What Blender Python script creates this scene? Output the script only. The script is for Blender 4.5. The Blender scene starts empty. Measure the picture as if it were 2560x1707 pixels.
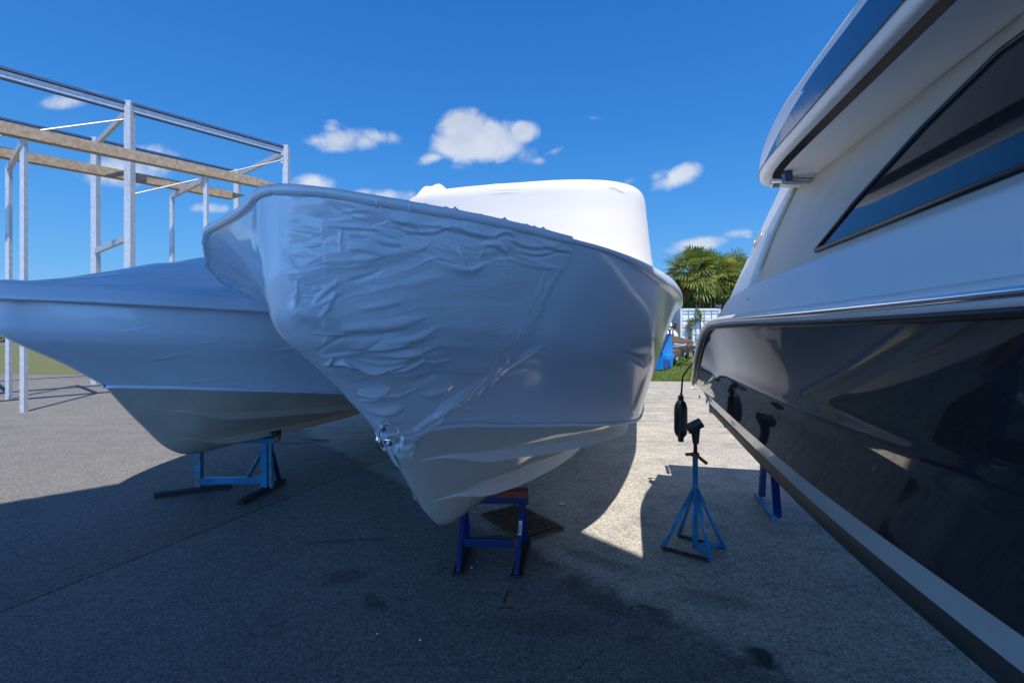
import bpy, bmesh, math, random
import numpy as np
from mathutils import Vector
R = math.radians
# ------------------------------------------------------------------ camera, light, exposure
sc = bpy.context.scene
F = 1233.0; CX = 1280.0; HY = 812.0; CAMZ = 1.6          # photo focal length, centre column, horizon row (2560 px wide)
cam = bpy.data.objects.new("camera", bpy.data.cameras.new("camera"))
sc.collection.objects.link(cam); sc.camera = cam
cam.location = (0, 0, CAMZ); cam.rotation_euler = (R(90), 0, 0)
cam.data.sensor_width = 36; cam.data.lens = F / 2560 * 36
cam.data.shift_y = (HY - 853.5) / 2560
cam.data.clip_end = 2000; cam.data.clip_start = 0.05
SUNV = Vector((0.15, -0.50, 1.0)).normalized()            # direction towards the sun
sun = bpy.data.objects.new("sun", bpy.data.lights.new("sun", 'SUN'))
sc.collection.objects.link(sun)
sun.data.energy = 5.0; sun.data.angle = R(0.5); sun.data.color = (1.0, 0.95, 0.86)
sun.rotation_euler = SUNV.to_track_quat('Z', 'Y').to_euler()
sun.location = (0, 0, 60)
sc.view_settings.view_transform = 'Standard'; sc.view_settings.look = 'None'
sc.view_settings.exposure = 0.15; sc.view_settings.gamma = 1.0
sc.cycles.max_bounces = 8; sc.cycles.glossy_bounces = 5; sc.cycles.diffuse_bounces = 4

def wm(op, a, b=None, c=None, clamp=False):
    n = N.new('ShaderNodeMath'); n.operation = op; n.use_clamp = clamp
    for i, v in enumerate((a, b, c)):
        if v is None: continue
        if isinstance(v, (int, float)): n.inputs[i].default_value = v
        else: Lk.new(v, n.inputs[i])
    return n.outputs[0]
def px(x, y): return ((x - CX) / F, (HY - y) / F)
w = bpy.data.worlds.new("World"); sc.world = w; w.use_nodes = True
nt = w.node_tree; N = nt.nodes; Lk = nt.links
bg = N['Background']
sky = N.new('ShaderNodeTexSky'); sky.sky_type = 'NISHITA'; sky.sun_disc = False
sky.sun_elevation = math.asin(SUNV.z); sky.sun_rotation = math.atan2(SUNV.x, SUNV.y)
sky.altitude = 0; sky.air_density = 1.0; sky.dust_density = 0.05; sky.ozone_density = 3.0
hs = N.new('ShaderNodeHueSaturation'); hs.inputs['Hue'].default_value = 0.497; hs.inputs['Saturation'].default_value = 1.28
hs.inputs['Value'].default_value = 1.15
Lk.new(sky.outputs[0], hs.inputs['Color'])
tc0 = N.new('ShaderNodeTexCoord'); sz0 = N.new('ShaderNodeSeparateXYZ'); Lk.new(tc0.outputs['Generated'], sz0.inputs[0])
rp = N.new('ShaderNodeValToRGB'); el = rp.color_ramp.elements          # clear Florida blue by height above the horizon, darkened overhead to deepen ground shade
el[0].position = 0.0; el[0].color = (.20, .50, .86, 1); el[1].position = 1.0; el[1].color = (.003, .025, .10, 1)
for p_, c_ in ((.10, (.125, .43, .90)), (.22, (.072, .335, .86)), (.36, (.040, .245, .74)), (.54, (.024, .185, .62)), (.62, (.012, .10, .38)), (.75, (.005, .045, .19))):
    e_ = el.new(p_); e_.color = (*c_, 1)
Lk.new(sz0.outputs[2], rp.inputs[0])
rs_ = N.new('ShaderNodeVectorMath'); rs_.operation = 'SCALE'; rs_.inputs['Scale'].default_value = 0.93 / 0.078; Lk.new(rp.outputs[0], rs_.inputs[0])
sth = wm('MULTIPLY', wm('ADD', wm('MULTIPLY', sz0.outputs[1], -1.0), .22, clamp=True), wm('SUBTRACT', 1.05, wm('MULTIPLY', sz0.outputs[2], 2.9), clamp=True))   # low sky behind the camera, boosted blue to light the bow film
spm = N.new('ShaderNodeMix'); spm.data_type = 'RGBA'; spm.inputs['B'].default_value = (.75 / .078, 1.95 / .078, 4.3 / .078, 1); Lk.new(wm('MULTIPLY', sth, 1.0, clamp=True), spm.inputs['Factor']); Lk.new(rs_.outputs[0], spm.inputs['A'])
skm = N.new('ShaderNodeMix'); skm.data_type = 'RGBA'; skm.inputs['Factor'].default_value = .85
Lk.new(hs.outputs[0], skm.inputs['A']); Lk.new(spm.outputs['Result'], skm.inputs['B'])
SKY_STR = 0.078
tc = N.new('ShaderNodeTexCoord'); sx = N.new('ShaderNodeSeparateXYZ'); Lk.new(tc.outputs['Generated'], sx.inputs[0])
yy = wm('MAXIMUM', sx.outputs[1], 0.05)
cb = N.new('ShaderNodeCombineXYZ')
Lk.new(wm('DIVIDE', sx.outputs[0], yy), cb.inputs[0]); Lk.new(wm('DIVIDE', sx.outputs[2], yy), cb.inputs[1])
# clouds: (column, row, half width, half height, tilt, weight) as directions in the sky
CL = [(1190, 362, 112, 46, 0, 1.7), (1160, 322, 66, 50, 0, 1.6), (1225, 345, 76, 48, 0, 1.5), (1305, 330, 46, 32, 0, 1.15), (1080, 396, 46, 18, 15, .8),
      (1318, 385, 40, 34, 0, .42), (1345, 402, 26, 14, 0, .55), (1150, 415, 60, 16, 0, .3),
      (850, 350, 72, 34, 5, .85), (830, 318, 30, 26, -30, .6), (950, 342, 62, 22, -8, .72), (905, 355, 60, 26, 0, .6), (800, 352, 50, 18, 0, .6), (840, 370, 44, 18, 0, .7),
      (782, 462, 60, 28, 0, .95), (910, 482, 46, 14, 0, .8), (960, 490, 66, 18, 0, .85), (1024, 490, 34, 20, 0, .6), (1380, 380, 36, 13, 25, .55),
      (1690, 448, 66, 26, 22, 1.0), (1720, 430, 44, 26, 10, .95), (1650, 438, 30, 20, 10, .5), (1575, 455, 30, 14, 20, .38), (1738, 612, 78, 20, 8, 1.05), (1850, 582, 56, 14, 8, .55),
      (1485, 296, 36, 10, 0, .32), (1870, 590, 40, 9, 0, .4), (690, 404, 56, 14, 10, .22),
      (300, 430, 120, 40, 0, 1.0), (380, 400, 70, 40, 0, .9), (180, 250, 90, 24, 10, .7), (520, 520, 60, 16, 0, .7), (2150, 430, 90, 26, 5, .8), (2420, 240, 110, 34, -8, .8)]
mx = None
for (x, y, a, b, t, s) in CL:
    mp = N.new('ShaderNodeMapping'); mp.vector_type = 'TEXTURE'; p = px(x, y)
    mp.inputs['Location'].default_value = (p[0], p[1], 0); mp.inputs['Rotation'].default_value = (0, 0, R(t))
    mp.inputs['Scale'].default_value = (a * 1.12 / F, b * 1.12 / F, 1); Lk.new(cb.outputs[0], mp.inputs[0])
    ln = N.new('ShaderNodeVectorMath'); ln.operation = 'LENGTH'; Lk.new(mp.outputs[0], ln.inputs[0])
    v = wm('MULTIPLY', wm('SUBTRACT', 1.15, ln.outputs['Value'], clamp=True), s)
    mx = v if mx is None else wm('SMOOTH_MAX', mx, v, 0.12)
nz = N.new('ShaderNodeTexNoise'); nz.inputs['Scale'].default_value = 21; nz.inputs['Detail'].default_value = 10; nz.inputs['Roughness'].default_value = .62
nz.inputs['Distortion'].default_value = .6; Lk.new(cb.outputs[0], nz.inputs['Vector'])
nz2 = N.new('ShaderNodeTexNoise'); nz2.inputs['Scale'].default_value = 11; nz2.inputs['Detail'].default_value = 4; Lk.new(cb.outputs[0], nz2.inputs['Vector'])
mx = wm('SUBTRACT', mx, .10)
gate = wm('MULTIPLY', mx, 5, clamp=True)
den = wm('ADD', wm('MULTIPLY', wm('SUBTRACT', nz.outputs[0], .53), 1.55), wm('MULTIPLY', mx, 1.25))
mr = N.new('ShaderNodeMapRange'); mr.interpolation_type = 'SMOOTHSTEP'; mr.inputs['From Min'].default_value = -0.02; mr.inputs['From Max'].default_value = 1.0
Lk.new(den, mr.inputs[0])
alpha = wm('MULTIPLY', wm('MULTIPLY', mr.outputs[0], gate), 0.93)
front = wm('GREATER_THAN', sx.outputs[1], 0.1)
alpha = wm('MULTIPLY', alpha, front)
cr = N.new('ShaderNodeMix'); cr.data_type = 'RGBA'
cr.inputs['A'].default_value = (5.6, 6.6, 8.6, 1); cr.inputs['B'].default_value = (9.2, 9.7, 10.6, 1); Lk.new(wm('MULTIPLY', wm('SUBTRACT', nz2.outputs[0], .25), 2, clamp=True), cr.inputs['Factor'])
mix = N.new('ShaderNodeMix'); mix.data_type = 'RGBA'
Lk.new(alpha, mix.inputs['Factor']); Lk.new(skm.outputs['Result'], mix.inputs['A']); Lk.new(cr.outputs['Result'], mix.inputs['B'])
Lk.new(mix.outputs['Result'], bg.inputs['Color']); bg.inputs['Strength'].default_value = SKY_STR

# ------------------------------------------------------------------ helpers
rng = np.random.default_rng(7); random.seed(7)
def gpt(x, y, z=0.0):
    d = (CAMZ - z) * F / (y - HY); return ((x - CX) / F * d, d, z)
def proj(P):
    P = np.asarray(P, float); return np.stack([CX + F * P[..., 0] / P[..., 1], HY - F * (P[..., 2] - CAMZ) / P[..., 1]], -1)
def link_mesh(name, V, Fc, mat, parent=None, smooth=False, label=None):
    me = bpy.data.meshes.new(name)
    V = np.asarray(V, float)
    if parent is not None: V = V - np.array(parent.location)
    me.from_pydata(V.tolist(), [], [tuple(map(int, f)) for f in Fc] if not isinstance(Fc, list) else Fc)
    me.validate(); me.update()
    if smooth: me.polygons.foreach_set('use_smooth', [True] * len(me.polygons))
    o = bpy.data.objects.new(name, me); sc.collection.objects.link(o)
    if parent is not None: o.parent = parent
    for m in (mat if isinstance(mat, (list, tuple)) else [mat]): me.materials.append(m)
    if label: o['label'] = label
    return o
def thing(name, loc, label, cat, group=None):
    o = bpy.data.objects.new(name, None); o.empty_display_size = .2; sc.collection.objects.link(o)
    o.location = loc; o['label'] = label; o['category'] = cat
    if group: o['group'] = group
    return o
def tag(o, label, cat, group=None, kind=None):
    o['label'] = label; o['category'] = cat
    if group: o['group'] = group
    if kind: o['kind'] = kind
    return o
class MB:
    def __init__(s): s.v = []; s.f = []
    def add(s, V, Fc):
        n = len(s.v); s.v += [tuple(map(float, p)) for p in V]; s.f += [tuple(int(i) + n for i in f) for f in Fc]; return s
    def box(s, c, size, rz=0, ax=None):
        hx, hy, hz = [k / 2 for k in size]; c = np.array(c, float)
        if ax is None: X = np.array([math.cos(rz), math.sin(rz), 0]); Y = np.array([-math.sin(rz), math.cos(rz), 0]); Z = np.array([0, 0, 1.])
        else: X, Y, Z = [np.array(a, float) for a in ax]
        V = [c + X * hx * a + Y * hy * b + Z * hz * d for a, b, d in ((-1,-1,-1),(1,-1,-1),(1,1,-1),(-1,1,-1),(-1,-1,1),(1,-1,1),(1,1,1),(-1,1,1))]
        return s.add(V, [(0,3,2,1),(4,5,6,7),(0,1,5,4),(1,2,6,5),(2,3,7,6),(3,0,4,7)])
    def tube(s, pts, r, n=12, cap=True, r2=None):
        pts = [np.array(p, float) for p in pts]; m = len(pts); V = []; 
        up = np.array([0, 0, 1.])
        prev = None
        for i, p in enumerate(pts):
            t = pts[min(i + 1, m - 1)] - pts[max(i - 1, 0)]; t /= np.linalg.norm(t) + 1e-9
            if prev is None:
                a = np.cross(t, up); 
                if np.linalg.norm(a) < 1e-3: a = np.array([1., 0, 0])
            else: a = prev - t * np.dot(prev, t)
            a /= np.linalg.norm(a); prev = a; b = np.cross(t, a)
            rr = r[i] if isinstance(r, (list, tuple, np.ndarray)) else (r if r2 is None else r + (r2 - r) * i / (m - 1))
            V += [p + rr * (a * math.cos(2 * math.pi * k / n) + b * math.sin(2 * math.pi * k / n)) for k in range(n)]
        Fc = [(i * n + k, i * n + (k + 1) % n, (i + 1) * n + (k + 1) % n, (i + 1) * n + k) for i in range(m - 1) for k in range(n)]
        if cap: Fc += [tuple(range(n))[::-1], tuple((m - 1) * n + k for k in range(n))]
        return s.add(V, Fc)
    def bar(s, a, b, w_, h_, up=(0, 0, 1)):
        a = np.array(a, float); b = np.array(b, float); Y = b - a; L = np.linalg.norm(Y); Y /= L
        X = np.cross(Y, np.array(up, float)); X /= np.linalg.norm(X); Z = np.cross(X, Y)
        return s.box((a + b) / 2, (w_, L, h_), ax=(X, Y, Z))
    def prism(s, prof, a, b, X, Z):
        a = np.array(a, float); b = np.array(b, float); X = np.array(X, float); Z = np.array(Z, float); n = len(prof)
        V = [a + X * p[0] + Z * p[1] for p in prof] + [b + X * p[0] + Z * p[1] for p in prof]
        return s.add(V, [(k, (k + 1) % n, n + (k + 1) % n, n + k) for k in range(n)] + [tuple(range(n))[::-1], tuple(range(n, 2 * n))])
    def build(s, name, mat, parent=None, smooth=False, bevel=0, label=None):
        o = link_mesh(name, s.v, s.f, mat, parent, smooth, label)
        if bevel:
            m = o.modifiers.new('b', 'BEVEL'); m.width = bevel; m.segments = 2; m.limit_method = 'ANGLE'
        return o
def grid_faces(nr, nc, mask=None, flip=False):
    i = np.arange(nr - 1)[:, None] * nc + np.arange(nc - 1)[None, :]
    q = np.stack([i, i + 1, i + nc + 1, i + nc], -1)
    if flip: q = q[..., ::-1]
    q = q.reshape(-1, 4)
    if mask is not None:
        mk = mask.reshape(-1); q = q[mk[q].all(1)]
    return [tuple(map(int, f)) for f in q]
def grid_mesh(name, P, mat, parent=None, mask=None, flip=False, label=None, smooth=True):
    nr, nc = P.shape[:2]; Fc = grid_faces(nr, nc, mask, flip)
    V = P.reshape(-1, 3)
    if mask is not None:
        used = np.unique(np.array(Fc)); mp = -np.ones(len(V), int); mp[used] = np.arange(len(used)); V = V[used]
        Fc = [tuple(mp[list(f)].tolist()) for f in Fc]
    return link_mesh(name, V, Fc, mat, parent, smooth, label)
def join_mesh(name, parts, mat, parent=None, smooth=True, label=None, weld=False):
    m = MB(); 
    V = []; Fc = []; n = 0
    for P, mask, flip in parts:
        f = grid_faces(P.shape[0], P.shape[1], mask, flip); V.append(P.reshape(-1, 3)); Fc += [tuple(i + n for i in q) for q in f]; n += P.shape[0] * P.shape[1]
    V = np.concatenate(V); used = np.unique(np.array(Fc)); mp = -np.ones(len(V), int); mp[used] = np.arange(len(used))
    o = link_mesh(name, V[used], [tuple(mp[list(f)].tolist()) for f in Fc], mat, parent, smooth, label)
    if weld:
        bm = bmesh.new(); bm.from_mesh(o.data); bmesh.ops.remove_doubles(bm, verts=bm.verts, dist=3e-4); bm.to_mesh(o.data); bm.free(); o.data.update()
    return o
def gnormal(P):
    du = np.gradient(P, axis=1); dv = np.gradient(P, axis=0); n = np.cross(du, dv); n /= np.linalg.norm(n, axis=-1, keepdims=True) + 1e-12; return n
def vnoise(x, y, seed=0):                                  # smooth value noise, any arrays
    r = np.random.default_rng(seed); T = r.random((64, 64))
    xi = np.floor(x).astype(int); yi = np.floor(y).astype(int); fx = x - xi; fy = y - yi
    fx = fx * fx * (3 - 2 * fx); fy = fy * fy * (3 - 2 * fy)
    g = lambda a, b: T[a % 64, b % 64]
    return (g(xi, yi) * (1 - fx) + g(xi + 1, yi) * fx) * (1 - fy) + (g(xi, yi + 1) * (1 - fx) + g(xi + 1, yi + 1) * fx) * fy - .5
def inpoly(X, Y, poly):
    ins = np.zeros(X.shape, bool); n = len(poly)
    for i in range(n):
        x1, y1 = poly[i]; x2, y2 = poly[(i + 1) % n]
        if y1 == y2: continue
        c = ((y1 > Y) != (y2 > Y)) & (X < (x2 - x1) * (Y - y1) / (y2 - y1) + x1); ins ^= c
    return ins
# ---- materials
def mat(name, col, rough=.5, metal=0, spec=.5, coat=0, noise=0, nscale=8, bump=0, bscale=60, col2=None, rvar=0, **kw):
    m = bpy.data.materials.new(name); m.use_nodes = True; t = m.node_tree; b = t.nodes['Principled BSDF']
    b.inputs['Base Color'].default_value = (*col, 1); b.inputs['Roughness'].default_value = rough; b.inputs['Metallic'].default_value = metal
    b.inputs['Specular IOR Level'].default_value = spec; b.inputs['Coat Weight'].default_value = coat; b.inputs['Coat Roughness'].default_value = .03
    for k, v in kw.items(): b.inputs[k].default_value = v
    tcn = t.nodes.new('ShaderNodeTexCoord')
    if noise or col2 or rvar:
        nn = t.nodes.new('ShaderNodeTexNoise'); nn.inputs['Scale'].default_value = nscale; nn.inputs['Detail'].default_value = 8; nn.inputs['Roughness'].default_value = .65
        t.links.new(tcn.outputs['Object'], nn.inputs['Vector'])
        mp = t.nodes.new('ShaderNodeMapRange'); mp.inputs[1].default_value = .35; mp.inputs[2].default_value = .68; t.links.new(nn.outputs[0], mp.inputs[0])
        if noise or col2:
            c2 = col2 or tuple(c * (1 - noise) for c in col)
            mi = t.nodes.new('ShaderNodeMix'); mi.data_type = 'RGBA'; mi.inputs['A'].default_value = (*col, 1); mi.inputs['B'].default_value = (*c2, 1)
            t.links.new(mp.outputs[0], mi.inputs['Factor']); t.links.new(mi.outputs['Result'], b.inputs['Base Color'])
        if rvar:
            m2 = t.nodes.new('ShaderNodeMapRange'); m2.inputs[3].default_value = rough; m2.inputs[4].default_value = rough + rvar
            t.links.new(mp.outputs[0], m2.inputs[0]); t.links.new(m2.outputs[0], b.inputs['Roughness'])
    if bump:
        n2 = t.nodes.new('ShaderNodeTexNoise'); n2.inputs['Scale'].default_value = bscale; n2.inputs['Detail'].default_value = 5
        t.links.new(tcn.outputs['Object'], n2.inputs['Vector']); bp = t.nodes.new('ShaderNodeBump'); bp.inputs['Strength'].default_value = 1; bp.inputs['Distance'].default_value = bump
        t.links.new(n2.outputs[0], bp.inputs['Height']); t.links.new(bp.outputs[0], b.inputs['Normal'])
    return m
M = dict(
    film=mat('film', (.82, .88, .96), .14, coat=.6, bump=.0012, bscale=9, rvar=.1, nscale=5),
    film_smooth=mat('film_smooth', (.76, .84, .95), .10, bump=.0003, bscale=6, rvar=.05, nscale=3),  # both films: skylight blue put into the white base colour
    canopy=mat('canopy_film', (.735, .70, .67), .4, bump=.002, bscale=4),
    gel=mat('gelcoat', (.68, .645, .58), .07, spec=.8, coat=.8, noise=.05, nscale=3),
    gel_tan=mat('bottom_tan', (.56, .48, .39), .25, noise=.15, nscale=4),
    navy_gel=mat('navy_gelcoat', (.030, .028, .028), .035, spec=.8, coat=.6, bump=.0006, bscale=1.6),
    white_gel=mat('white_gelcoat', (.88, .87, .85), .42),
    cream=mat('cream_gelcoat', (.62, .60, .55), .12, coat=.3, noise=.08, nscale=5),
    brown=mat('bottom_brown', (.075, .065, .055), .5, noise=.3, nscale=9),
    beige=mat('beige_vinyl', (.50, .46, .39), .45, noise=.1, nscale=4),
    chrome=mat('chrome', (.8, .8, .8), .08, metal=1), steel=mat('steel', (.45, .46, .48), .3, metal=1, noise=.2, nscale=30),
    black=mat('black_rubber', (.012, .013, .017), .42, bump=.0005, bscale=80), rope=mat('black_rope', (.012, .012, .014), .8, bump=.002, bscale=220),
    navy=mat('navy_paint', (.006, .018, .14), .35, col2=(.015, .02, .07), nscale=14, bump=.0006, bscale=90),
    blue=mat('blue_paint', (.008, .23, .40), .33, col2=(.02, .12, .27), nscale=10, bump=.0006, bscale=90),
    flaky=mat('flaking_blue_paint', (.04, .22, .36), .6, col2=(.12, .10, .08), nscale=22, bump=.001, bscale=60),
    orange=mat('orange_paint', (.42, .09, .02), .5, col2=(.12, .03, .01), nscale=30),
    redwood=mat('red_wood', (.36, .06, .018), .6, noise=.4, nscale=20), rust=mat('rusty_steel', (.06, .028, .014), .85, col2=(.02, .012, .01), nscale=25, bump=.001, bscale=70),
    grate=mat('grate_iron', (.19, .12, .075), .75, col2=(.04, .025, .018), nscale=18, bump=.001, bscale=70),
    darkiron=mat('dark_iron', (.022, .018, .016), .7, noise=.4, nscale=20, bump=.001, bscale=80),
    paper=mat('paper', (.6, .62, .62), .8), galv=mat('galvanised_steel', (.62, .63, .65), .42, metal=.35, col2=(.45, .47, .5), nscale=14),
    bluesteel=mat('blue_beam', (.05, .10, .22), .5, noise=.3, nscale=10), timber=mat('weathered_timber', (.42, .33, .24), .85, col2=(.24, .18, .13), nscale=12, bump=.003, bscale=30),
    dump=mat('dumpster_paint', (.006, .30, .85), .4, noise=.25, nscale=3, bump=.002, bscale=12), contw=mat('container_paint', (.70, .72, .76), .45, noise=.15, nscale=3),
    greyrod=mat('grey_rod', (.42, .44, .47), .4, metal=.3), truckw=mat('truck_paint', (.75, .76, .77), .3, noise=.08), teal=mat('tinted_glass', (.01, .09, .10), .06, spec=.8),
    blackp=mat('black_plastic', (.02, .02, .022), .5), tyre=mat('tyre_rubber', (.015, .015, .015), .85), trailer=mat('trailer_paint', (.035, .04, .055), .45, noise=.3),
    rampr=mat('rusty_ramp', (.17, .10, .065), .8, col2=(.09, .05, .035), nscale=8, bump=.002, bscale=30), alu=mat('aluminium', (.7, .72, .74), .3, metal=.8),
    siding=mat('grey_siding', (.13, .135, .145), .6, noise=.1), roofm=mat('roof_metal', (.14, .15, .16), .5), glassd=mat('dark_glass', (.01, .012, .016), .05, spec=.8),
    bluedisc=mat('emblem_blue', (.012, .03, .12), .15, coat=.8), silver=mat('emblem_silver', (.75, .77, .8), .2, metal=.6), dkblue=mat('dark_blue_gloss', (.02, .05, .14), .12, coat=.5),
    trunk=mat('palm_bark', (.16, .12, .085), .95, col2=(.07, .05, .035), nscale=9, bump=.02, bscale=14))
def leafmat(name, c1, c2, scale):
    m = mat(name, c1, .5, col2=c2, nscale=scale); t = m.node_tree; b = t.nodes['Principled BSDF']
    tr = t.nodes.new('ShaderNodeBsdfTranslucent'); ms = t.nodes.new('ShaderNodeMixShader'); ms.inputs[0].default_value = .28
    src = b.inputs['Base Color'].links[0].from_socket; t.links.new(src, tr.inputs[0])
    t.links.new(b.outputs[0], ms.inputs[1]); t.links.new(tr.outputs[0], ms.inputs[2]); t.links.new(ms.outputs[0], t.nodes['Material Output'].inputs[0]); return m
M['palm'] = leafmat('palm_leaf', (.34, .35, .07), (.12, .18, .035), 1.6)
M['palm_dead'] = leafmat('palm_leaf_dead', (.38, .19, .07), (.22, .12, .05), 3)
M['leaf'] = leafmat('bush_leaf', (.05, .11, .02), (.14, .23, .03), 1.3)
M['leaf_bright'] = leafmat('creeper_leaf', (.20, .30, .03), (.08, .15, .02), 4)
M['leaf_dry'] = leafmat('creeper_leaf_dry', (.16, .17, .07), (.10, .13, .04), 8)
M['grass'] = leafmat('grass_blade', (.13, .24, .025), (.24, .29, .06), 2.5)
def pchip(xs,ys):
    xs=np.array(xs,float);ys=np.array(ys,float);h=np.diff(xs);dl=np.diff(ys)/h
    m=np.zeros_like(ys)
    for i in range(1,len(xs)-1):
        if dl[i-1]*dl[i]>0:
            w1=2*h[i]+h[i-1];w2=h[i]+2*h[i-1];m[i]=(w1+w2)/(w1/dl[i-1]+w2/dl[i])
    m[0]=dl[0];m[-1]=dl[-1]
    def f(x):
        x=np.clip(np.asarray(x,float),xs[0],xs[-1]);i=np.clip(np.searchsorted(xs,x,side='right')-1,0,len(xs)-2)
        t=(x-xs[i])/h[i]
        return (2*t**3-3*t*t+1)*ys[i]+(t**3-2*t*t+t)*h[i]*m[i]+(-2*t**3+3*t*t)*ys[i+1]+(t**3-t*t)*h[i]*m[i+1]
    return f
def sst(a,b,x):
    t=np.clip((x-a)/(b-a),0,1);return t*t*(3-2*t)
class Hull:
    def __init__(s,B,th,L,stem,keel,cb,cz,sb,sz,sc0):
        s.B=B;s.u=(math.sin(th),math.cos(th));s.n=(math.cos(th),-math.sin(th));s.L=L;s.sc0=sc0
        s.zk=pchip(*zip(*keel)); st=sorted((z,ss) for ss,z in stem); s.s_of_z=pchip(*zip(*st))
        f=pchip(*zip(*[(math.sqrt(a),b) for a,b in sb])); s.sb=lambda x:f(np.sqrt(np.maximum(x,0)))
        g=pchip(*zip(*[(math.sqrt(a),b) for a,b in cb])); s.cb=lambda x:g(np.sqrt(np.maximum(x,0)))
        s.cz=pchip(*zip(*cz)); s.sz=pchip(*zip(*sz))
        s.zc0=float(s.cz(0)); s.zs0=float(s.sz(0))
    def W(s,ss,b,z):
        ss,b,z=np.broadcast_arrays(ss,b,z)
        return np.stack([s.B[0]+ss*s.u[0]+b*s.n[0],s.B[1]+ss*s.u[1]+b*s.n[1],z],-1)
    def top(s,v,q,side=1):   # v 0..1 chine..sheer ; q 0..1
        z0=s.zc0+(s.zs0-s.zc0)*v; s0=s.s_of_z(z0); sg=(s.L-s0)*q
        p=1.9-0.75*sst(.4,2.8,sg); g=v**p
        b=s.cb(sg)*(1-g)+(s.sb(sg)-.03*np.minimum(1,sg/.1))*g
        z=s.cz(sg)*(1-v)+(s.sz(sg)-.085)*v
        return s.W(s0+sg,b*side,z)
    def bot(s,w,ss,side=1):
        b1=s.cb(ss-s.sc0);z1=s.cz(ss-s.sc0);z0=s.zk(ss)
        e=1.55-.5*sst(2.2,4.5,ss)
        return s.W(ss,b1*w*side,z0+(z1-z0)*w**e)
MAIN=dict(B=(-.737,1.54),th=math.radians(15),L=9.4,sc0=.65,
 stem=[(.65,1.13),(.36,1.37),(.19,1.49),(.08,1.57),(.02,1.65),(.005,1.8),(0,2.03)],
 keel=[(.65,1.13),(.8,.955),(1.0,.73),(1.15,.57),(1.28,.475),(1.42,.43),(1.65,.42),(2.2,.43),(9.4,.45)],
 cb=[(0,0),(.1,.085),(.25,.17),(.75,.36),(1.25,.62),(1.85,.91),(2.45,1.07),(3.35,1.10),(8.8,1.05)],
 cz=[(0,1.13),(.25,1.12),(.75,1.04),(1.25,.96),(1.85,.865),(2.45,.80),(3.35,.77),(8.8,.76)],
 sb=[(0,0),(.03,.085),(.117,.179),(.303,.33),(.503,.485),(.94,.766),(1.185,.93),(1.65,1.13),(2.3,1.30),(3.4,1.427),(4.5,1.48),(7,1.45),(9.4,1.38)],
 sz=[(0,2.03),(.5,2.02),(.94,2.0),(1.185,1.98),(1.7,1.945),(2.3,1.91),(3.4,1.865),(5,1.84),(9.4,1.86)])

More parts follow.
